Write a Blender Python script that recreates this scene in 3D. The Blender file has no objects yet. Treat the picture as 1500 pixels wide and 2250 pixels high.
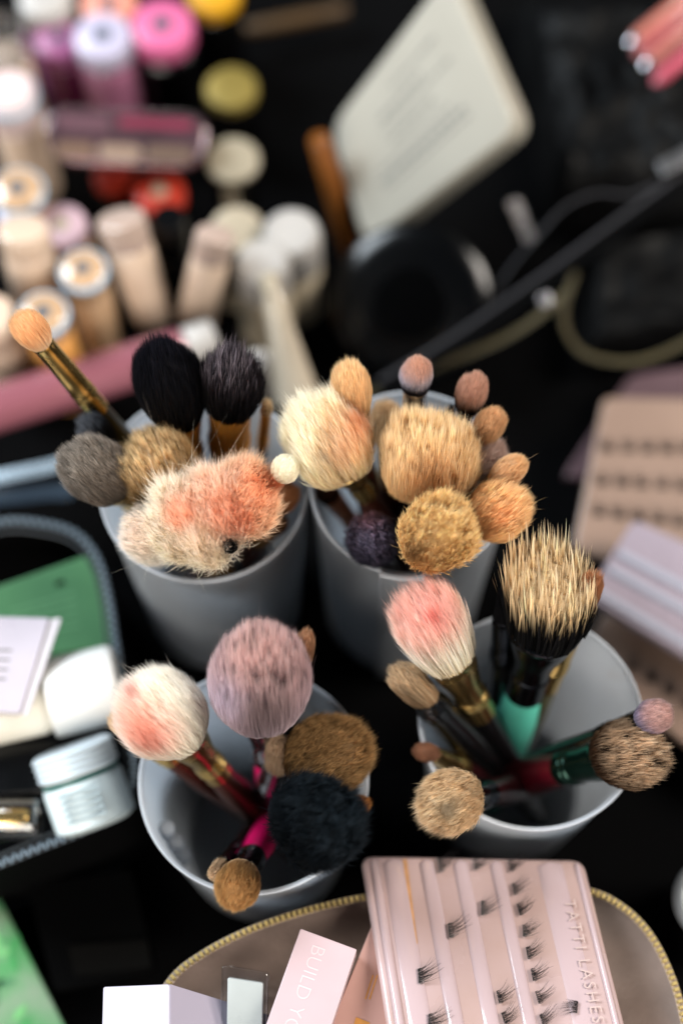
import bpy, bmesh, math, random
import numpy as np
from mathutils import Vector, Matrix
R = math.radians
MM = 0.001
scn = bpy.context.scene
COL = scn.collection

# ------------------------------------------------------------------ camera
ELEV, DIST, LENS = R(67), 640.0, 60.0
TGT = Vector((0, 0, 112))
CAMP = TGT + DIST * Vector((0, -math.cos(ELEV), math.sin(ELEV)))
FWD = (TGT - CAMP).normalized()
RT = Vector((1, 0, 0))
UP = RT.cross(FWD).normalized()
FPX = LENS / 36.0 * 2250
cd = bpy.data.cameras.new('camera'); cam = bpy.data.objects.new('camera', cd); COL.objects.link(cam)
cam.location = CAMP * MM
cam.rotation_euler = (math.pi / 2 - ELEV, 0, 0)
cd.lens = LENS; cd.sensor_fit = 'VERTICAL'; cd.sensor_height = 36; cd.sensor_width = 24
cd.clip_start = 0.02; cd.clip_end = 50
cd.dof.use_dof = True; cd.dof.focus_distance = 0.598; cd.dof.aperture_fstop = 2.15
scn.camera = cam

# ------------------------------------------------------------------ light
w = bpy.data.worlds.new('World'); scn.world = w; w.use_nodes = True
bg = w.node_tree.nodes['Background']; bg.inputs[0].default_value = (0.62, 0.72, 0.85, 1); bg.inputs[1].default_value = 0.15
def area(name, loc, target, sx, sy, power, col):
    l = bpy.data.lights.new(name, 'AREA'); l.shape = 'RECTANGLE'; l.size = sx; l.size_y = sy
    l.energy = power; l.color = col
    o = bpy.data.objects.new(name, l); COL.objects.link(o); o.location = loc
    o.rotation_euler = (Vector(target) - Vector(loc)).to_track_quat('-Z', 'Y').to_euler()
    return o
area('window_light', (-2.1, 1.15, 2.1), (0, 0, .08), 1.6, 1.4, 205, (0.84, 0.93, 1.0))
area('right_window_light', (2.1, 0.35, 2.1), (0, 0, .08), 1.3, 1.2, 150, (1.0, 0.93, 0.84))
area('room_light', (-0.7, -1.6, 1.1), (0, 0, .06), 1.4, 1.0, 62, (1.0, 0.93, 0.84))
scn.view_settings.view_transform = 'Standard'; scn.view_settings.look = 'None'
scn.view_settings.exposure = 0.0; scn.view_settings.gamma = 1
scn.cycles.use_denoising = True
scn.cycles.max_bounces = 10; scn.cycles.transparent_max_bounces = 12
scn.cycles.caustics_reflective = False; scn.cycles.caustics_refractive = False
scn.cycles.sample_clamp_indirect = 4

# ------------------------------------------------------------------ helpers
ZS = 0.0; TABLE = -24.0
def P(px, py, z):
    z = z + ZS
    d = FWD + RT * ((px - 750) / FPX) - UP * ((py - 1125) / FPX)
    return CAMP + d * ((z - CAMP.z) / d.z)
def depth(p): return (Vector(p) - CAMP).dot(FWD)
def mmpx(p): return depth(p) / FPX
def lin(c):
    if isinstance(c, str):
        c = c.lstrip('#'); c = [int(c[i:i + 2], 16) / 255 for i in (0, 2, 4)]
    return tuple(x / 12.92 if x <= .04045 else ((x + .055) / 1.055) ** 2.4 for x in c)
MATS = {}
def mat(name, c, rough=.5, metal=0, var=.12, nscale=60, bump=.0, bscale=400, spec=.5, trans=0, ior=1.45,
        coat=0, transl=0, alpha=1, c2=None, rvar=.1, sheen=0):
    if name in MATS: return MATS[name]
    m = bpy.data.materials.new(name); MATS[name] = m; m.use_nodes = True
    nt = m.node_tree; N = nt.nodes; K = nt.links; b = N['Principled BSDF']
    c = lin(c); cc = lin(c2) if c2 else tuple(min(1, x * (1 + var)) for x in c); c0 = c if c2 else tuple(x * (1 - var) for x in c)
    tc = N.new('ShaderNodeTexCoord'); n = N.new('ShaderNodeTexNoise'); n.inputs['Scale'].default_value = nscale; n.inputs['Detail'].default_value = 5
    K.new(tc.outputs['Object'], n.inputs['Vector'])
    r = N.new('ShaderNodeValToRGB'); r.color_ramp.elements[0].position = .35; r.color_ramp.elements[1].position = .65
    r.color_ramp.elements[0].color = (*c0, 1); r.color_ramp.elements[1].color = (*cc, 1)
    K.new(n.outputs['Fac'], r.inputs[0]); K.new(r.outputs[0], b.inputs['Base Color'])
    mr = N.new('ShaderNodeMapRange'); mr.inputs[3].default_value = max(0, rough - rvar); mr.inputs[4].default_value = min(1, rough + rvar)
    K.new(n.outputs['Fac'], mr.inputs[0]); K.new(mr.outputs[0], b.inputs['Roughness'])
    b.inputs['Metallic'].default_value = metal; b.inputs['Specular IOR Level'].default_value = spec
    b.inputs['Transmission Weight'].default_value = trans; b.inputs['IOR'].default_value = ior
    b.inputs['Coat Weight'].default_value = coat; b.inputs['Alpha'].default_value = alpha
    b.inputs['Sheen Weight'].default_value = sheen
    if bump:
        n2 = N.new('ShaderNodeTexNoise'); n2.inputs['Scale'].default_value = bscale; n2.inputs['Detail'].default_value = 4
        K.new(tc.outputs['Object'], n2.inputs['Vector'])
        bp = N.new('ShaderNodeBump'); bp.inputs['Strength'].default_value = bump; bp.inputs['Distance'].default_value = .001
        K.new(n2.outputs['Fac'], bp.inputs['Height']); K.new(bp.outputs[0], b.inputs['Normal'])
    if transl:
        t = N.new('ShaderNodeBsdfTranslucent'); K.new(r.outputs[0], t.inputs[0])
        mx = N.new('ShaderNodeMixShader'); mx.inputs[0].default_value = transl
        K.new(b.outputs[0], mx.inputs[1]); K.new(t.outputs[0], mx.inputs[2])
        K.new(mx.outputs[0], N['Material Output'].inputs[0])
    return m
def fur_mat():
    m = bpy.data.materials.new('bristle_fibre'); m.use_nodes = True
    nt = m.node_tree; N = nt.nodes; K = nt.links; b = N['Principled BSDF']
    a = N.new('ShaderNodeAttribute'); a.attribute_name = 'Col'
    K.new(a.outputs['Color'], b.inputs['Base Color'])
    b.inputs['Roughness'].default_value = .55; b.inputs['Specular IOR Level'].default_value = .3
    t = N.new('ShaderNodeBsdfTranslucent'); K.new(a.outputs['Color'], t.inputs[0])
    mx = N.new('ShaderNodeMixShader'); mx.inputs[0].default_value = .58
    K.new(b.outputs[0], mx.inputs[1]); K.new(t.outputs[0], mx.inputs[2]); K.new(mx.outputs[0], N['Material Output'].inputs[0])
    return m
FUR = fur_mat()

def tag(o, label=None, cat=None, group=None, kind=None):
    if label: o['label'] = label
    if cat: o['category'] = cat
    if group: o['group'] = group
    if kind: o['kind'] = kind
    return o
def thing(name, label, cat, loc=(0, 0, 0), group=None):
    o = bpy.data.objects.new(name, None); COL.objects.link(o); o.empty_display_size = .01
    o.location = Vector(loc) * MM
    return tag(o, label, cat, group)
def mesh_obj(name, me, m, parent=None):
    o = bpy.data.objects.new(name, me); COL.objects.link(o)
    if m is not None: me.materials.append(m)
    if parent is not None:
        o.parent = parent
        off = -world_off(parent)
        o.location = off
    return o
def world_off(p):
    v = Vector((0, 0, 0))
    while p is not None: v += p.location; p = p.parent
    return v
def build(name, verts, faces, m, parent=None, smooth=True):
    """verts in world millimetres"""
    me = bpy.data.meshes.new(name)
    me.from_pydata([tuple(Vector(v) * MM) for v in verts], [], faces)
    me.validate()
    bm = bmesh.new(); bm.from_mesh(me); bmesh.ops.recalc_face_normals(bm, faces=bm.faces); bm.to_mesh(me); bm.free()
    if smooth:
        me.polygons.foreach_set('use_smooth', [True] * len(me.polygons))
        me.set_sharp_from_angle(angle=R(40))
    return mesh_obj(name, me, m, parent)
def frame(d, hint=None):
    d = Vector(d).normalized()
    h = Vector(hint) if hint is not None else (RT if abs(d.dot(RT)) < .9 else UP)
    u = (h - d * h.dot(d)).normalized(); v = d.cross(u)
    return d, u, v
def lathe(o, d, prof, segs=28, hint=None, cap=True):
    """prof: (s, ru, rv) along axis d from o"""
    d, u, v = frame(d, hint); V = []; F = []
    for s, a, b in prof:
        for k in range(segs):
            t = 2 * math.pi * k / segs
            V.append(Vector(o) + d * s + u * (a * math.cos(t)) + v * (b * math.sin(t)))
    n = len(prof)
    for i in range(n - 1):
        for k in range(segs):
            k2 = (k + 1) % segs
            F.append((i * segs + k, i * segs + k2, (i + 1) * segs + k2, (i + 1) * segs + k))
    if cap: F.append(tuple(range(segs))[::-1]); F.append(tuple((n - 1) * segs + k for k in range(segs)))
    return V, F
def cat_rom(pts, n=10, closed=False):
    pts = [Vector(p) for p in pts]; out = []; m = len(pts)
    for i in range(m if closed else m - 1):
        g = lambda j: pts[j % m] if closed else pts[max(0, min(m - 1, j))]
        a, b, c, d = g(i - 1), g(i), g(i + 1), g(i + 2)
        for k in range(n):
            t = k / n
            out.append(.5 * ((2 * b) + (c - a) * t + (2 * a - 5 * b + 4 * c - d) * t * t + (3 * b - a - 3 * c + d) * t ** 3))
    if not closed: out.append(pts[-1])
    return out
def tube(path, r, r2=None, segs=8, hint=(0, 0, 1)):
    """r across (sideways), r2 along hint"""
    r2 = r2 or r; V = []; F = []; n = len(path)
    for i, p in enumerate(path):
        d = (path[min(i + 1, n - 1)] - path[max(i - 1, 0)]).normalized()
        h = Vector(hint); u = d.cross(h).normalized(); v = u.cross(d).normalized()
        rr = r[i] if isinstance(r, list) else r
        for k in range(segs):
            t = 2 * math.pi * (k + .5) / segs
            V.append(p + u * rr * math.cos(t) + v * r2 * math.sin(t))
    for i in range(n - 1):
        for k in range(segs):
            k2 = (k + 1) % segs
            F.append((i * segs + k, i * segs + k2, (i + 1) * segs + k2, (i + 1) * segs + k))
    F.append(tuple(range(segs))[::-1]); F.append(tuple((n - 1) * segs + k for k in range(segs)))
    return V, F
def bevel(o, w_mm, segs=3):
    b = o.modifiers.new('bevel', 'BEVEL'); b.width = w_mm * MM; b.segments = segs; b.limit_method = 'ANGLE'; b.angle_limit = R(35)
    return o
class Plane:
    """local sheet from three pixel+height corners: A top left, B bottom left, D top right; uv in 0..1"""
    def __init__(s, A, B, D, C=None):
        s.A, s.B, s.D = P(*A), P(*B), P(*D)
        s.n = (s.D - s.A).cross(s.B - s.A).normalized()
        if s.n.dot(FWD) > 0: s.n = -s.n
        if C:
            d = FWD + RT * ((C[0] - 750) / FPX) - UP * ((C[1] - 1125) / FPX)
            s.C = CAMP + d * ((s.A - CAMP).dot(s.n) / d.dot(s.n))
        else: s.C = s.B + s.D - s.A
    def uv(s, u, v, h=0):
        return s.A * (1 - u) * (1 - v) + s.D * u * (1 - v) + s.B * (1 - u) * v + s.C * u * v + s.n * h
    def px(s, x, y, h=0):
        d = FWD + RT * ((x - 750) / FPX) - UP * ((y - 1125) / FPX)
        return CAMP + d * ((s.A + s.n * h - CAMP).dot(s.n) / d.dot(s.n))
    def hit(s, x, y, h=0): return s.px(x, y, h)
def round_poly(pts, r, n=5):
    out = []; m = len(pts)
    for i in range(m):
        p, a, b = pts[i], pts[i - 1], pts[(i + 1) % m]
        ra = min(r, (a - p).length * .45); rb = min(r, (b - p).length * .45)
        s = p + (a - p).normalized() * ra; e = p + (b - p).normalized() * rb
        for k in range(n + 1):
            t = k / n; out.append(s * (1 - t) ** 2 + p * 2 * t * (1 - t) + e * t * t)
    return out
def slab(name, pts, nrm, th, m, parent=None, r=2, bev=.5, top=0):
    """pts: outline (3D, mm) of the visible face; solid goes th behind it"""
    pts = round_poly([Vector(p) + Vector(nrm) * top for p in pts], r) if r else [Vector(p) + Vector(nrm) * top for p in pts]
    n = len(pts); V = list(pts) + [p - Vector(nrm) * th for p in pts]
    F = [tuple(range(n)), tuple(range(2 * n - 1, n - 1, -1))] + [(i, (i + 1) % n, n + (i + 1) % n, n + i) for i in range(n)]
    o = build(name, V, F, m, parent)
    if bev: bevel(o, bev)
    return o
def text_obj(name, s, size, origin, xdir, nrm, m, parent, ext=.05, sp=1.0, off=0):
    c = bpy.data.curves.new(name, 'FONT'); c.body = s; c.size = size * MM; c.extrude = ext * MM; c.space_character = sp; c.offset = off * MM
    c.resolution_u = 3
    t = bpy.data.objects.new('tmp', c); COL.objects.link(t)
    dg = bpy.context.evaluated_depsgraph_get(); me = bpy.data.meshes.new_from_object(t.evaluated_get(dg)); me.name = name
    bpy.data.objects.remove(t)
    x = Vector(xdir).normalized(); z = Vector(nrm).normalized(); y = z.cross(x)
    M = Matrix((( x.x, y.x, z.x), (x.y, y.y, z.y), (x.z, y.z, z.z))).to_4x4()
    M.translation = Vector(origin) * MM; me.transform(M)
    me.materials.clear()
    return mesh_obj(name, me, m, parent)
def disc(name, c, nrm, r, th, m, parent, segs=28):
    V, F = lathe(c, nrm, [(-th, r, r), (0, r, r)], segs)
    return build(name, V, F, m, parent)
def blob_noise(seed):
    rg = np.random.default_rng(seed); k = rg.normal(size=(6, 3)); ph = rg.random(6) * 6.28
    return lambda p: sum(math.sin(np.dot(k[i], p) + ph[i]) for i in range(6)) / 6

# ------------------------------------------------------------------ common materials
gold = mat('gold_metal', (.86, .72, .45), .26, 1, .08, 90)
goldd = mat('antique_gold_metal', (.72, .62, .38), .34, 1, .12, 90)
silver = mat('silver_metal', (.78, .78, .80), .2, 1, .06, 90)
darkmetal = mat('gunmetal', (.22, .23, .25), .22, 1, .1, 90)
greenmetal = mat('dark_green_metal', (.07, .16, .13), .2, .8, .1, 90)
h_black = mat('black_lacquer', (.045, .045, .05), .22, 0, .1, 80, coat=.4)
h_olive = mat('olive_lacquer', (.20, .19, .11), .3, 0, .12, 80, coat=.4)
h_pink = mat('hot_pink_lacquer', (.86, .06, .38), .32, 0, .06, 60, coat=.25)
h_red = mat('crimson_lacquer', (.36, .03, .09), .4, 0, .08, 60, coat=.2)
h_mint = mat('mint_rubber', (.30, .66, .58), .5, 0, .06, 60)
h_ochre = mat('honey_wood', (.62, .42, .16), .45, 0, .2, 140)
h_wine = mat('wine_lacquer', (.16, .05, .06), .3, 0, .1, 80, coat=.3)
h_rose = mat('rose_brown_metal', (.42, .24, .20), .25, .8, .15, 80)
h_brown = mat('reddish_brown_wood', (.34, .17, .12), .4, 0, .2, 120)
h_peach = mat('peach_plastic', (.86, .58, .44), .4, 0, .06, 60)
clearp = mat('clear_plastic', (.93, .95, .97), .12, 0, .02, 30, trans=.92, ior=1.4)
def clear_mat(name, g=.06):
    m = bpy.data.materials.new(name); m.use_nodes = True; nt = m.node_tree; N = nt.nodes; K = nt.links
    t = N.new('ShaderNodeBsdfTransparent'); t.inputs[0].default_value = (.95, .96, .97, 1); gl = N.new('ShaderNodeBsdfGlossy'); gl.inputs[1].default_value = .08
    fr = N.new('ShaderNodeLayerWeight'); fr.inputs[0].default_value = .3; ad = N.new('ShaderNodeMath'); ad.operation = 'MULTIPLY_ADD'; ad.inputs[1].default_value = .6; ad.inputs[2].default_value = g; K.new(fr.outputs['Facing'], ad.inputs[0])
    mx = N.new('ShaderNodeMixShader'); K.new(ad.outputs[0], mx.inputs[0]); K.new(t.outputs[0], mx.inputs[1]); K.new(gl.outputs[0], mx.inputs[2]); K.new(mx.outputs[0], N['Material Output'].inputs[0])
    return m
clearp = clear_mat('clear_plastic_film')
frostp = mat('frosted_clear_plastic', (.88, .91, .95), .4, 0, .03, 30, trans=.6, ior=1.4)
blackcloth = mat('black_cloth', (.011, .011, .013), .9, 0, .25, 300, bump=.4, bscale=1500, spec=.05)
blackleather = mat('black_leather', (.012, .012, .013), .55, 0, .2, 40, bump=.5, bscale=260, spec=.12)
blackplastic = mat('black_gloss_plastic', (.012, .012, .014), .2, 0, .1, 30, spec=.4)

# ------------------------------------------------------------------ setting
def sheet(name, x0, x1, y0, y1, z, nx, ny, m, amp=0, seed=1):
    f = blob_noise(seed); V = []; F = []
    for j in range(ny + 1):
        for i in range(nx + 1):
            x = x0 + (x1 - x0) * i / nx; y = y0 + (y1 - y0) * j / ny
            V.append((x, y, z + amp * f((x / 40, y / 40, 0))))
    for j in range(ny):
        for i in range(nx):
            a = j * (nx + 1) + i; F.append((a, a + 1, a + nx + 2, a + nx + 1))
    return build(name, V, F, m)
tag(sheet('table_surface', -1500, 1500, -900, 1800, TABLE - 1, 60, 54, blackcloth, .8), kind='structure')

# ------------------------------------------------------------------ cups
def cup_material():
    m = bpy.data.materials.new('frosted_cup_plastic'); m.use_nodes = True
    nt = m.node_tree; N = nt.nodes; K = nt.links; b = N['Principled BSDF']
    tc = N.new('ShaderNodeTexCoord'); n = N.new('ShaderNodeTexNoise'); n.inputs['Scale'].default_value = 35; n.inputs['Detail'].default_value = 6
    K.new(tc.outputs['Object'], n.inputs['Vector'])
    r = N.new('ShaderNodeValToRGB'); r.color_ramp.elements[0].color = (.60, .64, .68, 1); r.color_ramp.elements[1].color = (.72, .75, .79, 1)
    K.new(n.outputs['Fac'], r.inputs[0])
    mp = N.new('ShaderNodeMapping'); mp.inputs['Scale'].default_value = (1, 1, .35); K.new(tc.outputs['Object'], mp.inputs[0])
    n3 = N.new('ShaderNodeTexNoise'); n3.inputs['Scale'].default_value = 60; n3.inputs['Detail'].default_value = 8; n3.inputs['Distortion'].default_value = 1.2; K.new(mp.outputs[0], n3.inputs['Vector'])
    sm = N.new('ShaderNodeMapRange'); sm.inputs[1].default_value = .56; sm.inputs[2].default_value = .74; sm.inputs[4].default_value = .38; K.new(n3.outputs['Fac'], sm.inputs[0])
    mc = N.new('ShaderNodeMix'); mc.data_type = 'RGBA'; mc.inputs[7].default_value = (.50, .36, .28, 1); K.new(sm.outputs[0], mc.inputs[0]); K.new(r.outputs[0], mc.inputs[6])
    K.new(mc.outputs[2], b.inputs['Base Color'])
    n4 = N.new('ShaderNodeTexNoise'); n4.inputs['Scale'].default_value = 250; n4.inputs['Detail'].default_value = 8; K.new(mp.outputs[0], n4.inputs['Vector'])
    rr4 = N.new('ShaderNodeMapRange'); rr4.inputs[3].default_value = .3; rr4.inputs[4].default_value = .55; K.new(n4.outputs['Fac'], rr4.inputs[0]); K.new(rr4.outputs[0], b.inputs['Roughness'])
    b.inputs['Roughness'].default_value = .42; b.inputs['Transmission Weight'].default_value = .6; b.inputs['IOR'].default_value = 1.2
    t = N.new('ShaderNodeBsdfTranslucent'); K.new(r.outputs[0], t.inputs[0])
    mx = N.new('ShaderNodeMixShader'); mx.inputs[0].default_value = .55
    K.new(b.outputs[0], mx.inputs[1]); K.new(t.outputs[0], mx.inputs[2]); K.new(mx.outputs[0], N['Material Output'].inputs[0])
    return m
CUPM = cup_material()
rimm = mat('cup_rim_plastic', (.78, .80, .83), .4, 0, .04, 40, transl=.35)
CUPS = {}
def cup(key, px, py, wpx, H, taper, label, seam=None):
    c = P(px, py, H); H = H - TABLE; r = wpx / 2 * mmpx(c); C = Vector((c.x, c.y, TABLE))
    t = thing('brush_cup', label, 'plastic cup', C, 'frosted plastic cups holding makeup brushes')
    rb = r * taper; th = 1.1
    prof = [(0, rb - 4, rb - 4), (.3, rb - 1, rb - 1), (2, rb, rb), (H, r, r), (H + .3, r - th / 2, r - th / 2), (H, r - th, r - th), (3, rb - th, rb - th), (2.2, rb - 4, rb - 4), (2.2, .5, .5)]
    V, F = lathe(C, (0, 0, 1), prof, 96, RT, cap=False)
    F.append(tuple(range(96)))
    build('wall', V, F, CUPM, t)
    path = [C + Vector((math.cos(a) * (r + .15), math.sin(a) * (r + .15), H - .6)) for a in np.linspace(0, 2 * math.pi, 97)]
    V, F = tube(path, .45, .9, 8); build('rim', V, F, rimm, t)
    if seam is not None:
        # a second turn of the sheet standing proud of the wall
        V = []; F = []; a0, a1 = seam; n = 14
        for i in range(n + 1):
            a = a0 + (a1 - a0) * i / n
            for z, q in ((H + 3.0, 1), (4, taper + .01)):
                for e in (1.2, 2.6):
                    rr = r * (1 - (1 - taper) * (1 - z / H)) + e + (1.0 if i == 0 else .3)
                    V.append(C + Vector((math.cos(a) * rr, math.sin(a) * rr, z)))
        for i in range(n):
            b = i * 4
            for q in ((0, 1, 5, 4), (1, 3, 7, 5), (3, 2, 6, 7), (2, 0, 4, 6)): F.append(tuple(b + k for k in q))
        F.append((0, 1, 3, 2)); F.append(tuple(n * 4 + k for k in (0, 1, 3, 2)))
        build('overlap_flap', V, F, CUPM, t)
        rr = r + 2.6
        top = [C + Vector((math.cos(a) * rr, math.sin(a) * rr, H + 3.0)) for a in np.linspace(a0, a1, 9)]
        rl_ = r * taper + 2.4; low = C + Vector((math.cos(a0) * rl_, math.sin(a0) * rl_, 4))
        V, F = tube([low, low.lerp(top[0], .5), top[0]], .55, .8, 8, hint=(0, -1, 0)); build('flap_edge', V, F, rimm, t)
        V, F = tube(top, 1.1, .45, 8); build('flap_rim', V, F, rimm, t)
    CUPS[key] = (C, r, rb, H + TABLE)
    return t
cup(1, 448, 1065, 455, 105, .84, 'frosted plastic cup with the peach stained brush and two black brushes')
cup(2, 902, 1058, 440, 112, .86, 'frosted plastic cup with golden tan brushes and a seam flap down its front', seam=(R(-107), R(-84)))
cup(3, 557, 1712, 500, 84, .80, 'frosted plastic cup with the mauve speckled brush and hot pink handles')
cup(4, 1166, 1580, 490, 86, .78, 'frosted plastic cup with the mint handled brush behind the lash tray')

# ------------------------------------------------------------------ bristles
def hexs(c): return np.array(lin(c))
def fur(parent, C0, d, L, r0, r1, stops, soft=1.1, flyl=.12, n=4200, w=.17, top=.5, squash=1.0, clump=.25, bend=.08, ncl=120, splay=.05, jit=.05,
        var=.18, stains=(), speck=None, seed=0, hint=None, curl=0.0, fly=14, belly=.5, slant=0, lump=.05, name='bristles'):
    """C0 = root centre (mm); d axis; L length; r0 ferrule radius; r1 head radius"""
    rg = np.random.default_rng(seed + 11)
    n = int(n * DENS * 1.45); w = w * 1.02; jit = jit * 1.15; ncl = int(ncl * 1.5); slant = slant or rg.uniform(-.12, .12); bd = rg.normal(size=2) * bend
    d, u, v = frame(d, hint); d, u, v = (np.array(x) for x in (d, u, v)); C0 = np.array(C0)
    half = n // 2
    rho = np.concatenate([np.sqrt(rg.random(half)), .8 + .22 * rg.random(n - half)])
    phi = rg.random(n) * 2 * np.pi
    X = rho * np.cos(phi); Y = rho * np.sin(phi)
    # clumps on the disc
    cr = np.sqrt(rg.random(ncl)) * 1.02; cp = rg.random(ncl) * 2 * np.pi
    cx, cy = cr * np.cos(cp), cr * np.sin(cp)
    idx = np.argmin((X[:, None] - cx) ** 2 + (Y[:, None] - cy) ** 2, axis=1)
    clen = rg.normal(size=ncl) * jit * .8
    def prof(s):   # relative radius at height fraction
        q = np.clip(s / belly, 0, 1)
        return (r0 + (r1 - r0) * np.sin(q * np.pi / 2) ** .9) * (1 - curl * np.clip((s - belly) / (1 - belly), 0, 1) ** 2)
    rc = np.clip(rho, 0, 1)
    lf = (top + (1 - top) * np.sqrt(1 - rc ** 2)) * (1 + rg.normal(size=n) * jit + clen[idx]) + slant * X
    k6 = rg.normal(size=(5, 2)) * 3.0; p6 = rg.random(5) * 6.28
    lum = sum(np.sin(k6[i, 0] * X + k6[i, 1] * Y + p6[i]) for i in range(5)) / 5 * lump
    lf = lf * (1 + lum)
    sidej = (1 + lum * 1.2 + rg.normal(size=n) * jit * .6)
    T = np.array([0, .38, .72, 1.0]); s0 = np.where(rho > .78, 0.02, .45)
    jx, jy = rg.normal(size=(2, n)) * splay
    pts = []
    S = []
    for t in T:
        s = (s0 + (1 - s0) * t) * lf
        g = t ** 2
        x = X * (1 - clump * g) + cx[idx] * clump * g + jx * g * (1 + 0 * X)
        y = Y * (1 - clump * g) + cy[idx] * clump * g + jy * g
        pr = prof(np.clip(s, 0, 1)) * sidej
        x = x + bd[0] * s ** 2; y = y + bd[1] * s ** 2
        pts.append(C0 + d * (s * L)[:, None] + u * (x * pr)[:, None] + v * (y * pr * squash)[:, None]); S.append(np.clip(s, 0, 1.2))
    pts = np.array(pts)                                   # 4,n,3
    # a few stray hairs bend out
    fl = rg.choice(n, fly, replace=False)
    dirv = pts[3, fl] - pts[2, fl]; dirv /= np.linalg.norm(dirv, axis=1)[:, None] + 1e-9
    pts[3, fl] += (dirv + rg.normal(size=(fly, 3)) * .55) * (L * flyl)
    ax = pts[3] - pts[0]; ax /= np.linalg.norm(ax, axis=1)[:, None] + 1e-9
    rv = rg.normal(size=(n, 3)); sd = np.cross(ax, rv); sd /= np.linalg.norm(sd, axis=1)[:, None] + 1e-9
    ww = w * (.7 + .6 * rg.random(n))
    W = [1, 1, .75]
    V = np.zeros((n, 7, 3))
    for i in range(3):
        V[:, 2 * i] = pts[i] - sd * (ww * W[i] / 2)[:, None]; V[:, 2 * i + 1] = pts[i] + sd * (ww * W[i] / 2)[:, None]
    V[:, 6] = pts[3]
    SS = np.stack([S[0], S[0], S[1], S[1], S[2], S[2], S[3]], 1)
    rnd = rg.random(n)
    # core
    seg, rings = 20, 12
    cs = []; cS = []
    prof_pts = [(s, prof(s) * (.9 if s < .1 else .80)) for s in np.linspace(0, top * .88, 6)]
    rr = prof(top) * .80
    for a in np.linspace(0, 1, 7)[1:]:
        q = math.cos(a * math.pi / 2); prof_pts.append((top * .88 + (1 - top) * .84 * math.sin(a * math.pi / 2), max(.02, rr * q)))
    for s, q in prof_pts:
        for k in range(seg):
            t = 2 * math.pi * k / seg
            xx, yy = q / r1 * math.cos(t), q / r1 * math.sin(t)
            lm = 1 + sum(np.sin(k6[i, 0] * xx + k6[i, 1] * yy + p6[i]) for i in range(5)) / 5 * lump
            cs.append(C0 + d * ((s * lm + slant * xx * s) * L) + u * (q * math.cos(t) + bd[0] * s * s * prof(s)) + v * (q * math.sin(t) + bd[1] * s * s * prof(s)) * squash); cS.append(s * .9)
    cs = np.array(cs); nc = len(cs); R_ = len(prof_pts)
    cf = []
    for i in range(R_ - 1):
        for k in range(seg):
            k2 = (k + 1) % seg; cf.append((i * seg + k, i * seg + k2, (i + 1) * seg + k2, (i + 1) * seg + k))
    verts = np.concatenate([V.reshape(-1, 3), cs]) * MM
    sval = np.concatenate([SS.reshape(-1), np.array(cS)])
    rn = np.concatenate([np.repeat(rnd, 7), np.full(nc, .4)])
    # colours
    st = sorted(stops, key=lambda a: a[0]); xs = [a[0] for a in st]; cs3 = np.array([hexs(a[1]) for a in st])
    sv = sval + (rn - .5) * .12
    colr = np.stack([np.interp(sv, xs, cs3[:, j]) for j in range(3)], 1)
    hc = C0 + d * L * .5
    off = verts / MM - hc
    sx = off @ np.array(RT) / r1; sy = off @ np.array(UP) / r1
    for (ax_, ay_, rad, c, stg) in stains:
        dd = np.sqrt((sx - ax_) ** 2 + (sy - ay_) ** 2) / rad
        rn2 = (np.sin(rn * 91.7) * .5 + .5)
        f = np.clip((1.15 - dd) * 1.6 + (rn2 - .5) * soft, 0, 1) * stg * np.clip(sval * 3 - .6, 0, 1)
        colr = colr * (1 - f[:, None]) + hexs(c) * f[:, None]
    if speck:
        c, frac, tmin = speck
        cz = rg.random(ncl) < frac
        cm = np.concatenate([np.repeat(cz[idx], 7), np.zeros(nc, bool)]) & (sval > tmin) & (rn < .75)
        colr[cm] = hexs(c) * (.7 + .6 * rn[cm][:, None])
    bright = np.concatenate([np.repeat(1 + rg.normal(size=n) * var + rg.normal(size=ncl)[idx] * var * .5, 7), np.ones(nc)])
    lu = colr.mean(1, keepdims=True); colr = np.where(lu > .05, colr ** .66, colr)
    colr = np.clip(colr * np.clip(bright, .35, 1.9)[:, None], .002, .95)
    base = np.arange(n)[:, None] * 7
    q1 = base + np.array([0, 1, 3, 2]); q2 = base + np.array([2, 3, 5, 4]); t1 = base + np.array([4, 5, 6])
    cfa = np.array(cf) + n * 7
    loops = np.concatenate([q1.ravel(), q2.ravel(), cfa.ravel(), t1.ravel()])
    nq = 2 * n + len(cf); tot = np.concatenate([np.full(nq, 4), np.full(n, 3)])
    start = np.concatenate([[0], np.cumsum(tot)[:-1]])
    me = bpy.data.meshes.new(name); me.vertices.add(len(verts)); me.vertices.foreach_set('co', verts.ravel().astype(np.float32))
    me.loops.add(len(loops)); me.loops.foreach_set('vertex_index', loops.astype(np.int32))
    me.polygons.add(len(tot)); me.polygons.foreach_set('loop_start', start.astype(np.int32))
    me.update(calc_edges=True)
    me.polygons.foreach_set('use_smooth', np.ones(len(tot), dtype=bool))
    at = me.color_attributes.new('Col', 'FLOAT_COLOR', 'POINT')
    at.data.foreach_set('color', np.concatenate([colr, np.ones((len(colr), 1))], 1).ravel().astype(np.float32))
    return mesh_obj(name, me, FUR, parent)
DENS = 1.0

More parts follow.
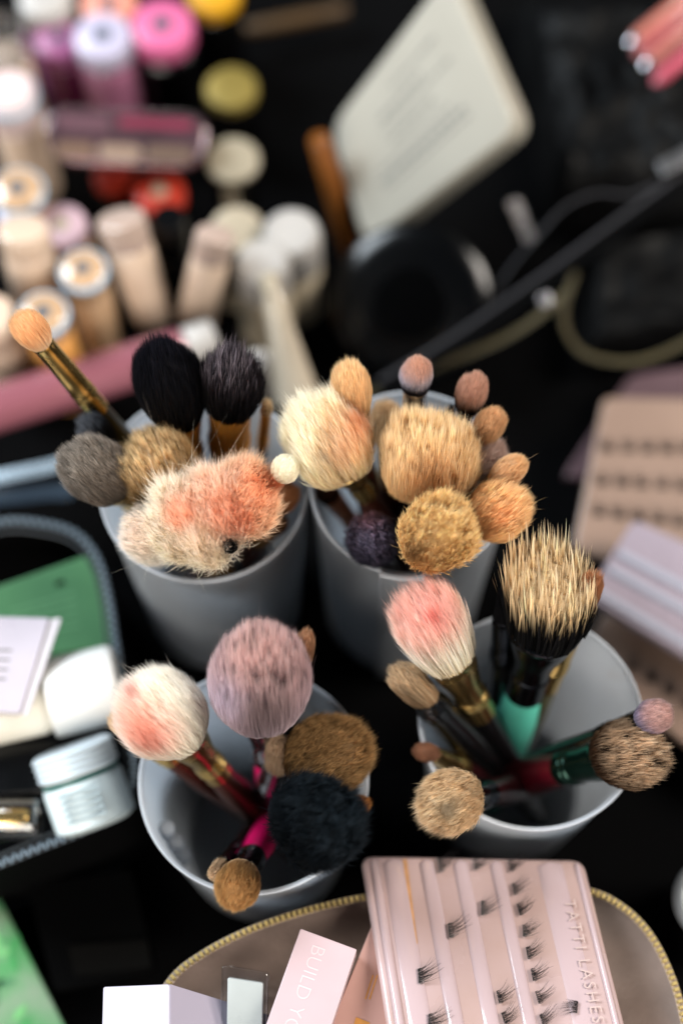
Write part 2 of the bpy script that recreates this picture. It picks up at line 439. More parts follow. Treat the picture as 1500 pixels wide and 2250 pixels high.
BR = [0]
def brush(label, cupk, px, py, z, rpx, L, stops, fer=gold, han=h_black, r0=None, foot=None, fl=26, hr=None, squash=1, rings=2,
          toward=None, sq_hint=None, group='makeup brushes standing in the cups', at=None, **kw):
    """head centre at pixel (px,py), height z; rpx apparent radius of the head; foot (dx,dy) mm from cup centre, or auto"""
    BR[0] += 1
    if cupk > 2: z -= 24
    H = P(px, py, z); r1 = rpx * mmpx(H); C, rc, rb, Hc = CUPS[cupk]
    r0 = r0 or min(r1 * .62, 9)
    hr = hr or min(r0, 4.2)
    ho = Vector((H.x - C.x, H.y - C.y, 0))
    if foot is None:
        dirv = ho.normalized() if ho.length > 1 else Vector((0, 1, 0))
        lim = rc - 2 - hr - 1.5; f = (Hc - TABLE) / (z - TABLE)
        k = (ho.length * f - lim) / (1 - f) if f < 1 else 0
        k = max(k, 4.0)
        if k > rb - 5: print('WARN foot', label, 'k', round(k, 1), 'max', round(rb - 5, 1)); k = rb - 5
        F0 = C - dirv * k + Vector((0, 0, 5))
    else: F0 = C + Vector((foot[0], foot[1], 5))
    d = (H - F0).normalized()
    base = H - d * (L * .5)
    t = thing('makeup_brush', label, 'makeup brush', F0, group)
    tot = (base - F0).length
    fl = min(fl, tot * .5)
    hint = sq_hint
    # ferrule
    q = squash
    pr = [(1.2, r0 * .98, r0 * q * .98), (.6, r0 * 1.05, r0 * q * 1.05), (-.6, r0 * 1.06, r0 * q * 1.06), (-1.2, r0 * 1.02, r0 * q * 1.02)]
    for i in range(1, 6):
        a = i / 6; e = a * a * (3 - 2 * a); pr.append((-fl * .62 * a, r0 * (1 - e) + hr * 1.02 * e, r0 * q * (1 - e) + hr * 1.02 * e))
    b0 = fl * .62
    for j in range(rings):
        y = b0 + 2 + j * 3.2
        pr += [(-y, hr * 1.03, hr * 1.03), (-y - .5, hr * 1.10, hr * 1.10), (-y - 1.3, hr * 1.10, hr * 1.10), (-y - 1.8, hr * 1.0, hr * 1.0)]
    pr.append((-fl, hr * 1.04, hr * 1.04))
    V, F = lathe(base, d, pr, 28, hint); build('ferrule', V, F, fer, t)
    hl = tot - fl
    V, F = lathe(base - d * (fl - .5), d, [(-hl * a + 0, hr * b, hr * b) for a, b in ((0, .93), (.04, .97), (.2, 1.12), (.45, 1.05), (.75, .8), (.93, .62), (.98, .45), (1, .15))], 24, hint)
    build('handle', V, F, han, t)
    fur(t, base, d, L, r0, r1, stops, squash=squash, seed=BR[0] * 7, hint=hint, **kw)
    return t, F0, H, d, base

exec_brushes = True
# colours
TAN = [(0, '#b98a50'), (.5, '#dcb078'), (1, '#eec58c')]
GOLDT = [(0, '#b98440'), (.5, '#dca85c'), (1, '#eec078')]
CREAM = [(0, '#e8cf9c'), (.5, '#f3dfb8'), (1, '#f8ead0')]
WHITE = [(0, '#efe2cc'), (.5, '#f6ecde'), (1, '#faf2ea')]
BLACK = [(0, '#0c0c10'), (.6, '#111116'), (1, '#1a1a22')]
# ---- cup 1, left middle
brush('small tan blending brush leaning far out to the left on a long gold ferrule', 1, 66, 722, 168, 38, 17, [(0, '#efcfa8'), (.4, '#e9b075'), (1, '#f0b87c')], gold, h_olive,
      r0=4.0, hr=4.3, fl=40, foot=(24, -12), n=2600, w=.12, top=.55, belly=.4, jit=.02, var=.1, clump=.1, fly=4)
brush('large black powder brush with a smooth domed head', 1, 375, 838, 152, 80, 44, BLACK, h_ochre, h_ochre, r0=8, hr=6, n=9000, w=.16, top=.55, belly=.55, jit=.03, var=.3,
      foot=(2, -14), clump=.2, curl=.15)
brush('black spiky brush beside the larger black brush', 1, 507, 842, 150, 68, 29, [(0, '#0a0a0c'), (.7, '#141216'), (1, '#4a4046')], h_ochre, h_ochre, r0=8, hr=7.5, n=3600, w=.30, top=.6, belly=.6, jit=.09, var=.35,  # lighter tips paint speckled highlights into the bristle colour
      foot=(0, -10), clump=.55, ncl=240, splay=.08)
brush('thin beige tipped liner brush behind the black brushes', 1, 586, 893, 130, 13, 10, [(0, '#c9a878'), (1, '#dcc094')], h_ochre, h_black, r0=2, hr=2.2, n=500, foot=(10, 10))
brush('dark charcoal brush half hidden behind the grey brown round brush', 1, 208, 952, 128, 38, 22, [(0, '#26262a'), (1, '#44464c')], gold, h_black, n=2400, w=.15, var=.25)
brush('grey brown round dense brush overhanging the left cup rim', 1, 214, 1032, 140, 72, 30, [(0, '#3c342c'), (.5, '#5c5046'), (1, '#7c7064')], gold, h_ochre, r0=8, n=9000, w=.15,
      jit=.03, var=.3, clump=.15, top=.5, belly=.45)
brush('large camel brown fluffy brush in the middle of the left cup', 1, 352, 1030, 132, 86, 38, [(0, '#7a5426'), (.35, '#94703c'), (.75, '#bb9460'), (1, '#d0aa74')], gold, h_brown, r0=10, n=11000, w=.15,
      jit=.05, var=.25, clump=.3, ncl=160, foot=(4, 4), speck=('#6a4a20', .14, .5), lump=.12)
brush('white fluffy brush with faint peach tip on the front left of the left cup', 1, 333, 1172, 128, 68, 36, [(0, '#f2e8dc'), (.6, '#faf0e4'), (1, '#f6d4bc')], gold, h_olive, r0=7, n=6500, w=.14,
      jit=.06, var=.05, clump=.15, splay=.06, foot=(10, 14), top=.45)
brush('large white fluffy brush stained peach pink, front middle of the left cup', 1, 428, 1140, 142, 104, 46, [(0, '#f4e6cc'), (.5, '#fbead2'), (1, '#fbdcc4')], gold, h_olive, r0=9, n=13000, w=.14, soft=.3,
      jit=.09, var=.05, clump=.3, ncl=220, lump=.22, splay=.11, foot=(4, 12), stains=((-.25, .15, .42, '#f2a070', .75), (.35, .7, .6, '#f8bd98', .7), (.8, .1, .55, '#f2a072', .75)), fly=80, flyl=.4)
brush('peach orange stained fluffy brush pressed against the small white ball brush', 1, 532, 1090, 147, 84, 34, [(0, '#f8dcc0'), (.5, '#f9cca6'), (1, '#f6b98e')], gold, h_olive, r0=8, n=9000, w=.15,
      soft=.3, jit=.09, var=.06, clump=.3, ncl=200, lump=.22, splay=.11, foot=(-2, 8), stains=((-.1, -.7, .5, '#e88450', .75), (.6, .3, .5, '#ee935c', .7), (-.3, .7, .5, '#f8ceb0', .5)), fly=24)
brush('small black tipped brush poking through below the peach brushes', 1, 506, 1200, 150, 15, 9, [(0, '#050505'), (1, '#151518')], silver, h_black, r0=2.0, hr=2.0, n=700, w=.24, jit=.16, top=.45, fly=6, foot=(8, 4))
brush('small cream white ball brush on a peach ferrule at the cup rim', 1, 628, 1030, 156, 31, 10, [(0, '#f2e6cc'), (1, '#faf1dc')], h_peach, h_brown, r0=3.6, hr=3.0, n=3600, w=.12, jit=.02, var=.06, clump=.05,
      fly=0, belly=.45, foot=(-26, -8), top=.5)
brush('short orange brown brush low inside the left cup against its right wall', 1, 628, 1092, 108, 30, 16, [(0, '#6a3a18'), (1, '#b0693a')], gold, h_brown, r0=4, n=1800, foot=(0, 0))
brush('dark brown brush with pale ring low inside the left cup', 1, 606, 1150, 100, 26, 14, [(0, '#2c180c'), (1, '#6a3c1c')], h_ochre, h_brown, r0=4, n=1500, foot=(0, 10))
# ---- cup 2, right middle
brush('tan brush with worn head standing behind the big cream brush', 2, 850, 932, 122, 40, 24, [(0, '#a07848'), (1, '#c8a070')], gold, h_brown, n=3600, foot=(-4, -8))
brush('round tan brush sticking up above the cream brush', 2, 771, 850, 160, 44, 24, TAN, gold, h_brown, r0=5.5, n=5200, w=.16, jit=.03, clump=.15, foot=(-4, -20), top=.5, var=.1)
brush('large cream fluffy brush with an orange brown stain, overhanging the gap between cups', 2, 716, 956, 148, 104, 44, CREAM, gold, h_brown, r0=9, n=11000, w=.16, jit=.05, var=.09, clump=.35, ncl=150,
      splay=.05, lump=.12, foot=(22, -10), stains=((.70, .30, .40, '#c06a40', .9), (.5, -.2, .6, '#eaa868', .65), (.1, .4, .4, '#f0c490', .5)), fly=30)
brush('small ball brush with brown and lilac tip on a silver ferrule at the back', 2, 914, 820, 158, 35, 17, [(0, '#0e0e14'), (.28, '#2c2834'), (.42, '#a09cac'), (.75, '#cc9c88'), (1, '#cc9474')], silver, h_black, r0=4.6, hr=3.6,
      n=4200, w=.12, jit=.02, clump=.05, var=.1, fly=2, belly=.4, foot=(0, -10), fl=40)
brush('dusty brown round brush with a black root at the back right', 2, 1036, 860, 152, 36, 20, [(0, '#0c0a0e'), (.25, '#2c201e'), (.5, '#ad7c66'), (1, '#c08a70')], silver, h_black, r0=4.2, n=4200, w=.13, jit=.03, clump=.12,
      var=.12, fly=3, foot=(4, -14), fl=34, belly=.45)
brush('small black pointed brush lying against the rear wall of the right middle cup', 2, 990, 905, 128, 12, 12, BLACK, silver, h_black, r0=3, hr=3, n=400, foot=(0, -4), top=.2)
brush('ginger tan small brush just below the dusty brown brush', 2, 1075, 930, 148, 34, 18, [(0, '#a87a4e'), (1, '#c99563')], silver, h_brown, r0=4.5, n=3600, w=.13, jit=.03, clump=.12, var=.12, foot=(2, -10))
brush('mauve brown soft brush under the ginger tan brush', 2, 1070, 1006, 132, 42, 24, [(0, '#8a6c5e'), (1, '#b8988a')], silver, h_brown, n=4000, w=.14, jit=.04, foot=(0, -4))
brush('biggest golden tan brush in the middle of the right middle cup', 2, 948, 1008, 144, 104, 46, [(0, '#cfa468'), (.5, '#e2bc84'), (1, '#efcd9a')], gold, h_brown, r0=10, n=13000, w=.17, jit=.05, var=.12, clump=.45, ncl=200,
      splay=.05, lump=.10, foot=(0, -2), fly=50, stains=((0, -.5, .6, '#c08040', .6),))
brush('narrow oval tan brush at the right edge of the cup', 2, 1120, 1032, 150, 32, 22, [(0, '#dfb888'), (.5, '#e3bb8c'), (1, '#cf9c62')], gold, h_brown, r0=4, squash=1.0, n=3200, w=.13, jit=.02, clump=.1, var=.1, foot=(-18, -4), top=.5, belly=.4)
brush('orange tan brush leaning over the right rim', 2, 1098, 1123, 142, 66, 30, [(0, '#d2a05e'), (.5, '#e6b273'), (1, '#f1bd80')], gold, h_brown, r0=7, n=7000, w=.18, jit=.05, var=.13, clump=.4, ncl=140, splay=.06, foot=(-16, 6), fly=24,
      stains=((0, -.1, .4, '#e89a5a', .6),))
brush('golden tan brush with a cracked dark brown patch, front of the cup', 2, 960, 1176, 150, 86, 38, [(0, '#c8974e'), (.5, '#dfb068'), (1, '#ecc684')], gold, h_brown, r0=9, n=10000, w=.19, jit=.07, var=.17, clump=.55, ncl=150,
      splay=.07, lump=.14, foot=(-2, 10), fly=30, stains=((-.65, -.45, .2, '#4a2810', .9), (-.6, -.5, .4, '#a8723a', .55)))
brush('purple navy stained dense brush inside the front left of the right middle cup', 2, 820, 1184, 122, 60, 26, [(0, '#22202c'), (.6, '#3c3a4e'), (1, '#7c7290')], silver, h_black, r0=7, n=6000, w=.17, jit=.06, var=.3, clump=.45,
      ncl=200, foot=(4, 8), stains=((-.2, .8, .6, '#a8809a', .8),))
brush('small reddish brown oval brush resting low inside the cup, handle to the lower right', 2, 712, 1072, 96, 26, 14, [(0, '#3a2018'), (1, '#8a5238')], h_peach, h_brown, r0=4, hr=3.4, n=1400, w=.15, foot=(18, -14))
# ---- cup 3, lower left
brush('small beige brush peeping out left of the coral stained brush', 3, 268, 1592, 128, 24, 14, [(0, '#d8b890'), (1, '#eac49c')], gold, h_rose, r0=4, n=1600, w=.14, foot=(18, -6))
brush('white fluffy brush with coral red powder stains on a gold ferrule', 3, 350, 1562, 146, 98, 42, [(0, '#f6ead6'), (.5, '#f8efe2'), (1, '#fbf0e2')], gold, h_rose, r0=8.5, hr=5.4, fl=34, n=13000, w=.13, jit=.035, var=.05, clump=.15,
      ncl=300, splay=.05, foot=(16, -10), lump=.06, top=.45,
      stains=((-.15, -.5, .36, '#b4381e', .85), (-.45, -.1, .62, '#f3b096', .7), (-.55, .55, .16, '#c04a34', .8), (-.1, -.5, .7, '#f0a083', .55)), fly=24)
brush('largest mauve and brown speckled powder brush on a silver ferrule with pink handle', 3, 566, 1490, 152, 116, 56, [(0, '#9a8c94'), (.5, '#b99ca4'), (1, '#cda59e')], silver, h_pink, r0=8.5, hr=5.2, fl=36, n=17000, w=.13, jit=.025, var=.06,
      clump=.15, ncl=420, splay=.02, foot=(6, -4), lump=.05, speck=('#3c2830', .17, .7), top=.5,
      stains=((-.1, .5, .6, '#dcae a2'.replace(' ', ''), .5), (.25, -.75, .62, '#4c3630', .7), (-.6, -.35, .45, '#b8aabc', .6)), fly=24)
brush('small brown pointed brush poking out right of the mauve brush', 3, 668, 1415, 146, 24, 16, [(0, '#9a6a4a'), (1, '#b98660')], silver, h_black, r0=4, n=1600, w=.14, foot=(-2, -6), top=.35)
brush('light taupe soft brush between the mauve and the brown brush', 3, 618, 1655, 118, 34, 24, [(0, '#8a6c50'), (1, '#b89878')], silver, h_black, r0=5, hr=5.4, n=2600, w=.15, foot=(-4, 0))
brush('dense flat topped dark brown brush against the right wall', 3, 710, 1662, 124, 86, 28, [(0, '#3a2410'), (.6, '#5c3e1c'), (1, '#a87c48')], darkmetal, h_black, r0=11, n=12000, w=.16, jit=.03, var=.35, clump=.2, ncl=300,
      top=.8, belly=.6, foot=(0, 2), fly=4)
brush('large fluffy blue black brush at the front right of the pink handled cup', 3, 703, 1815, 142, 104, 48, [(0, '#0e1014'), (.6, '#1c2228'), (1, '#303a42')], darkmetal, h_black, r0=9, n=13000, w=.17, jit=.06, var=.35, clump=.45, ncl=130,
      splay=.07, lump=.12, foot=(-6, 6), curl=.1)
brush('tiny orange brown brush tip beside the blue black brush', 3, 790, 1770, 118, 22, 14, [(0, '#7a4418'), (1, '#b8712e')], gold, h_brown, r0=4, n=1200, w=.15, foot=(4, 0))
brush('small sandy brown brush leaning over the front rim on a bright pink handle', 3, 520, 1945, 126, 50, 24, [(0, '#c9a47c'), (.5, '#a8763c'), (1, '#b98448')], darkmetal, h_pink, r0=5.5, hr=5.0, fl=20, n=5200, w=.14, jit=.03, var=.14,
      clump=.15, foot=(12, 24), top=.5)
brush('slim dark ferruled brush crossing behind the sandy brown one', 3, 478, 1915, 116, 18, 14, [(0, '#b8946c'), (1, '#c8a47c')], darkmetal, h_black, r0=3.6, hr=3.4, n=900, foot=(8, 20))
# ---- cup 4, right
brush('red brown tipped slim brush behind the spiky brush, with gold ferrule', 4, 1290, 1298, 158, 30, 22, [(0, '#3a1c10'), (1, '#9a5a34')], gold, h_olive, r0=5, hr=4.8, fl=52, n=1600, w=.2, foot=(-6, -8))
brush('spiky brush of black roots and straw coloured tips on a mint handle', 4, 1212, 1322, 154, 98, 31, [(0, '#060608'), (.66, '#08080a'), (.74, '#c29c68'), (.9, '#d8b684'), (1, '#e0c498')], darkmetal, h_mint, r0=13, hr=7.4, fl=44, n=1300,
      w=.72, jit=.10, var=.22, clump=.6, ncl=300, splay=.07, top=.9, belly=.95, foot=(-8, -10), fly=10, curl=0, rings=1)
brush('black angled brush with a sharp slanted tip left of the spiky brush', 4, 1112, 1318, 146, 24, 28, BLACK, darkmetal, h_black, r0=4.5, n=1600, w=.2, clump=.5, ncl=30, top=.3, foot=(-8, -4), squash=.5)
brush('white tapered brush with coral pink top on a wide gold ferrule', 4, 952, 1382, 152, 80, 36, [(0, '#efe0c4'), (.45, '#f8ecdc'), (.75, '#f3c4b4'), (1, '#eaa89a')], gold, h_black, r0=9.5, hr=6, fl=44, n=6500, w=.20, jit=.07, var=.12,
      clump=.5, ncl=170, splay=.06, top=.72, belly=.85, foot=(14, -14), fly=30, stains=((-.05, .4, .3, '#d8584c', .7),))
brush('short sand coloured brush on a thick black handle against the left rim', 4, 904, 1505, 132, 40, 26, [(0, '#a8845c'), (.5, '#c4a47c'), (1, '#cdb08a')], h_black, h_black, r0=5.4, hr=6.4, fl=10, n=3800, w=.18, jit=.03, clump=.3, foot=(16, -14),
      squash=.75, belly=.4, rings=0, top=.7)
brush('tiny chocolate brown oval brush on a gold ferrule', 4, 934, 1652, 112, 26, 11, [(0, '#6a3c28'), (1, '#a06a4c')], gold, h_wine, r0=4, hr=3.8, fl=30, n=2000, w=.12, jit=.02, clump=.05, squash=.8, foot=(14, -6), fly=1, belly=.35)
brush('fluffy sand brush with black specks hanging over the front left rim', 4, 988, 1760, 132, 70, 28, [(0, '#a8865c'), (.5, '#c8a67a'), (1, '#d6b88e')], darkmetal, h_wine, r0=6.5, hr=5.2, fl=26, n=7000, w=.17, jit=.06, var=.16, clump=.4, ncl=130,
      foot=(26, 4), stains=((-.15, -.1, .38, '#3a2a1a', .7),), splay=.06, fly=16)
brush('round brown speckled brush on a dark green ferrule and crimson handle over the right rim', 4, 1376, 1656, 128, 74, 22, [(0, '#1c120c'), (.45, '#4a3220'), (.8, '#b08a66'), (1, '#c8a27c')], greenmetal, h_red, r0=8.4, hr=6.6, fl=30, n=8000,
      w=.22, jit=.05, var=.25, clump=.35, ncl=260, foot=(-27, -4), speck=('#1e140e', .2, .5), fly=14, top=.55)
brush('small dusty mauve ball brush at the far right above the brown speckled brush', 4, 1437, 1572, 138, 38, 12, [(0, '#5a5a72'), (.35, '#80708a'), (.6, '#b48c88'), (1, '#c29488')], darkmetal, h_black, r0=4.6, n=4400, w=.13, jit=.03,
      clump=.1, foot=(-27, -6), fly=3, belly=.4)

# ================================================================== things around the cups
ZS = -20.0
def dirpx(x0, y0, x1, y1, z): return (P(x1, y1, z) - P(x0, y0, z)).normalized()
def cyl(name, a, b, prof, m, parent, segs=32, sq=1):
    """prof: (fraction along a->b, radius mm)"""
    a, b = Vector(a), Vector(b); L = (b - a).length
    V, F = lathe(a, b - a, [(L * s, r, r * sq) for s, r in prof], segs); return build(name, V, F, m, parent)
def bottle(label, top, r_px, length, capc, bodyc, caph=14, lean=(0, 0), logo=None, rim=None, name='cosmetic_bottle', cat='bottle', body_r=1.0, group='makeup bottles standing in the case'):
    """stands upright below its cap; top=(px,py,z)"""
    T = P(*top); r = r_px * mmpx(T); d = Vector((lean[0], lean[1], 1)).normalized()
    B = T - d * length
    t = thing(name, label, cat, B, group)
    cp = T - d * caph
    V, F = lathe(cp, d, [(0, r * .98, r * .98), (.5, r, r), (caph * .75, r, r), (caph * .93, r * .95, r * .95), (caph, r * .82, r * .82), (caph + .02, r * .3, r * .3)], 32)
    build('cap', V, F, capc, t)
    rb = r * body_r
    V, F = lathe(B, d, [(0, rb * .8, rb * .8), (1, rb, rb), (length - caph - 4, rb, rb), (length - caph - 1.5, rb * .85, rb * .85), (length - caph - .2, r * .7, r * .7)], 32)
    build('body', V, F, bodyc, t)
    if logo:
        V, F = lathe(T + d * .05, d, [(0, r * .32, r * .32), (.35, r * .30, r * .30), (.4, r * .05, r * .05)], 24); build('logo_disc', V, F, logo, t)
    if rim:
        path = [T - d * (caph * .25) + Vector((math.cos(a), math.sin(a), 0)) * (r + .3) for a in np.linspace(0, 2 * math.pi, 33)]
        V, F = tube(path, .9, 2.2, 8); build('cap_rim', V, F, rim, t)
    return t
def solid(n, c, rough=.4, **k): return mat(n, c, rough, 0, .05, 50, **k)
pinkc = solid('pink_cap', '#b4587f', .3); lilac = solid('lilac_white', '#9c98ac', .3); mauvec = solid('mauve_pink', '#8a5076', .3)
salm = solid('salmon', '#bb7a68'); yel = solid('yellow_cap', '#a87a10'); beige = solid('beige_foundation', '#b5a08e', .12, coat=.5)
beige2 = solid('warm_beige_foundation', '#a08468', .12, coat=.5); creamc = solid('cream_plastic', '#968b78', .4); whitep = solid('white_plastic', '#989490', .35)
oliveg = mat('olive_gold', '#7c6c34', .45, .4, .1, 80); greige = solid('greige_plastic', '#837a68', .45); redc = solid('red_cap', '#9c2a18', .35)
magd = solid('dark_magenta_glass', '#5a1840', .15, coat=.5); slate = solid('slate_print', '#3c444e', .4); amber = mat('amber_plastic', '#6a3c10', .3, 0, .15, 60)
rimglint = solid('painted_rim_glint', '#9fb6c8', .12, coat=.8)  # bluish highlights of the clear rims, painted as a solid colour
pinkglass = solid('pink_glass', '#8a5870', .15, coat=.5)
bottle('hot pink capped jar with dark round logo, topmost of the pink caps', (355, 52, 62), 70, 64, pinkc, blackplastic, 12, logo=slate)
bottle('lilac white capped bottle with dark round logo on a pink glass body', (225, 75, 66), 64, 66, lilac, pinkglass, 12, logo=slate)
bottle('mauve capped bottle with grey round logo left of the lilac white cap', (128, 82, 58), 52, 58, mauvec, magd, 12, logo=slate)
bottle('salmon capped bottle cut by the upper picture edge', (238, 4, 60), 62, 60, salm, beige2, 12, logo=slate)
bottle('plain white capped bottle in the top left corner area', (98, -10, 66), 60, 66, whitep, pinkglass, 16)
bottle('golden yellow capped jar at the top picture edge', (468, -22, 56), 60, 56, yel, blackplastic, 8)
bottle('olive gold flat capped jar standing alone in the dark', (508, 190, 52), 58, 52, oliveg, blackplastic, 6)
bottle('greige flat round cap above a narrow cream neck', (512, 348, 56), 58, 56, greige, blackplastic, 4, body_r=.8)
bottle('slim cream bottle in front of the greige cap', (510, 392, 46), 28, 46, creamc, creamc, 20)
bottle('red ringed cap with beige centre beside the small black bottle', (350, 420, 46), 56, 46, redc, blackplastic, 8, logo=creamc)
bottle('dull red cap half hidden below the shiny palette', (250, 378, 40), 46, 40, redc, blackplastic, 8)
bottle('clear collared bottle with pale pink top at the left picture edge', (18, 195, 78), 58, 78, solid('pale_pink', '#bca8a8'), beige, 22, rim=rimglint)
bottle('clear capped beige bottle in the upper left corner', (-12, 60, 84), 60, 84, clearp, beige, 20)
bottle('clear collared beige bottle with dark logo, left edge below the pale pink top', (38, 412, 76), 56, 76, beige2, beige, 16, logo=slate, rim=rimglint)
bottle('small lilac white round cap in front of the clear collared bottle', (30, 462, 70), 40, 70, lilac, beige, 10)
bottle('mauve ringed bottle behind the square beige bottle', (135, 492, 64), 56, 64, solid('dusty_mauve', '#a48a92'), beige2, 10, logo=creamc)
bottle('clear capped foundation bottle with dark disc between square bottle and slanted tube', (182, 588, 76), 50, 76, beige2, beige2, 14, logo=slate, rim=rimglint)
bottle('clear capped amber foundation bottle lowest on the left', (95, 684, 78), 52, 78, beige2, solid('amber_foundation', '#c08a4c', .25, coat=.5), 14, logo=slate, rim=rimglint)
bottle('pale beige bottle cut by the left picture edge', (-22, 690, 72), 58, 72, beige, beige, 18)
bottle('small glossy black bottle between the two slanted foundation tubes', (370, 476, 70), 40, 70, blackplastic, blackplastic, 26)
bottle('cream round capped tube behind the white capped bottles', (520, 500, 56), 60, 56, creamc, creamc, 10)
bottle('thick white capped bottle, rightmost of the pale bottles', (640, 508, 64), 66, 64, whitep, creamc, 24)
bottle('white capped bottle nearest to the white squeeze tube', (578, 570, 66), 60, 66, whitep, creamc, 22)
capb = solid('clear_beige_cap', '#9a877c', .12, coat=.6)
# square foundation bottles
def sqbottle(label, top, base, wt, wb, m, capm):
    a = P(*top); b = P(*base); ax = (b - a).normalized()
    t = thing('foundation_tube', label, 'bottle', b, 'makeup bottles standing in the case')
    ra, rb = wt * mmpx(a) / 2, wb * mmpx(b) / 2; rr = lambda f: ra + (rb - ra) * f
    cyl('cap', a, a.lerp(b, .24), [(0, ra * .8), (.04, ra * .95), (.12, ra), (.9, rr(.24)), (1, rr(.24) * .97)], capm, t, sq=.75)
    cyl('neck_ring', a.lerp(b, .242), a.lerp(b, .262), [(0, rr(.25) * .9), (1, rr(.25) * .9)], capline, t, sq=.75)
    cyl('body', a.lerp(b, .264), b, [(0, rr(.27) * .9), (.03, rr(.27) * .98), (.95, rb), (1, rb * .85)], m, t, sq=.75)
capline = solid('mauve_cap_ring', '#6a5a62', .3)
sqbottle('left slanted beige foundation tube with clear cap', (264, 478, 84), (338, 700, 30), 112, 88, beige, capb)
sqbottle('right slanted beige foundation tube with clear cap leaning the other way', (474, 512, 84), (430, 705, 30), 88, 88, beige, capb)
sqbottle('square beige foundation bottle in front of the mauve ringed bottle', (50, 500, 84), (92, 680, 30), 118, 110, beige, beige)
# shiny compact
pl = Plane((95, 235, 70), (110, 355, 62), (465, 255, 70), (440, 372, 62))
t = thing('shiny_palette', 'clear lidded shiny mauve makeup palette lying across the bottles', 'palette', pl.uv(.5, .5, -8))
slab('tray', [pl.uv(0, 0), pl.uv(0, 1), pl.uv(1, 1), pl.uv(1, 0)], pl.n, 7, mat('mauve_gloss', '#6a4a50', .12, .5, .25, 45, coat=.6), t, r=12, bev=1.5)
for k, (u0, u1, v0, v1, c) in enumerate(((.05, .3, .62, .9, '#8a6c58'), (.33, .6, .62, .92, '#a88c78'), (.63, .93, .6, .9, '#7c6454'), (.08, .4, .12, .4, '#745058'), (.45, .9, .1, .3, '#8c3048'))):
    slab('pan', [pl.uv(u0, v0), pl.uv(u0, v1), pl.uv(u1, v1), pl.uv(u1, v0)], pl.n, .8, solid('pan_%s' % c[1:], c, .2, coat=.5), t, r=3, bev=.3, top=.9)
slab('lid', [pl.uv(0, 0), pl.uv(0, 1), pl.uv(1, 1), pl.uv(1, 0)], pl.n, 1.2, clearp, t, r=12, bev=.5, top=4)
# white squeeze tube
a = P(597, 640, 74); b = P(655, 880, 40)
t = thing('squeeze_tube', 'white glossy flared squeeze tube pointing down toward the black spiky brush', 'tube', b)
cyl('body', a, b, [(0, 3.8), (.02, 4.4), (.3, 5.6), (.7, 8), (1, 10)], mat('white_gloss', '#a89c8a', .15, 0, .05, 40, coat=.5), t, sq=.7)
cyl('neck', a.lerp(b, -.16), a.lerp(b, -.005), [(0, 3.4), (.1, 4), (.9, 4), (1, 4.6)], creamc, t)
t = thing('sponge', 'white round makeup sponge half hidden behind the black spiky brush', 'makeup sponge', P(572, 850, 20))
V, F = lathe(P(572, 850, 20), (0, 0, 1), [(0, 3, 3), (2, 8, 8), (8, 10.5, 10.5), (16, 10, 10), (23, 7, 7), (27, 3, 3), (28, .3, .3)], 32)
build('pad', V, F, mat('white_sponge', '#b0aaa4', .8, 0, .05, 200, bump=.3, bscale=2500), t)
# long shiny tube lying behind left cup
a = P(-60, 915, 48); b = P(410, 765, 48)
t = thing('pink_tube', 'long glossy pink and blue printed tube lying behind the left cup', 'cosmetic tube', (a + b) / 2)
m = mat('pink_blue_gloss', '#c07a8c', .14, .25, .1, 16, coat=.8, c2='#36466e')
m.node_tree.nodes['Color Ramp'].color_ramp.elements[0].color = (*lin('#84505a'), 1); m.node_tree.nodes['Color Ramp'].color_ramp.elements[0].position = .55; m.node_tree.nodes['Color Ramp'].color_ramp.elements[1].position = .68
m.node_tree.nodes['Color Ramp'].color_ramp.elements[1].color = (*lin('#2a3858'), 1)
cyl('body', a, b, [(0, 8), (.02, 10.5), (.7, 10.5), (.97, 10), (1, 8)], m, t)
cyl('cap', a.lerp(b, 1.002), a.lerp(b, 1.14), [(0, 9), (.05, 9.4), (.9, 9.4), (1, 8)], whitep, t)
t = thing('amber_pencil', 'amber brown pencil standing beside the cream box', 'makeup pencil', P(775, 575, 4))
cyl('barrel', P(700, 300, 70), P(778, 565, 6), [(0, 4), (.02, 5), (.98, 5), (1, 4.4)], amber, t)
t = thing('brass_rod', 'dim brass coloured pencil in the dark near the top edge', 'makeup pencil', P(650, 60, 4))
cyl('barrel', P(540, 66, 10), P(760, 22, 10), [(0, 3.4), (.02, 4), (.98, 4), (1, 3.4)], mat('dim_brass', '#3c2a12', .5, .3, .2, 40), t)
# cream printed box
bxp = Plane((722, 280, 55), (800, 545, 36), (985, -70, 118), (1140, 285, 96))
t = thing('cream_box', 'cream white rounded plastic case with grey printed lines, tilted up at the back', 'plastic case', bxp.uv(.5, .5, -14))
o = slab('shell', [bxp.uv(0, 0), bxp.uv(0, 1), bxp.uv(1, 1), bxp.uv(1, 0)], bxp.n, 17, mat('cream_shell', '#8f8b80', .4, 0, .04, 20, coat=.1), t, r=11, bev=2.5)
greyp = solid('grey_print', '#66655f', .6)
rgt = random.Random(4)
for v, u0, u1, hh in ((.20, .45, .75, .022), (.30, .32, .62, .03), (.38, .30, .78, .02), (.48, .34, .62, .03), (.60, .22, .72, .02), (.665, .2, .8, .034), (.73, .22, .76, .02)):
    x = u0
    while x < u1:
        l = rgt.uniform(.02, .07)
        slab('print_mark', [bxp.uv(x, v), bxp.uv(x, v + hh), bxp.uv(x + l, v + hh), bxp.uv(x + l, v)], bxp.n, .1, greyp, t, r=0, bev=0, top=.12)
        x += l + .012
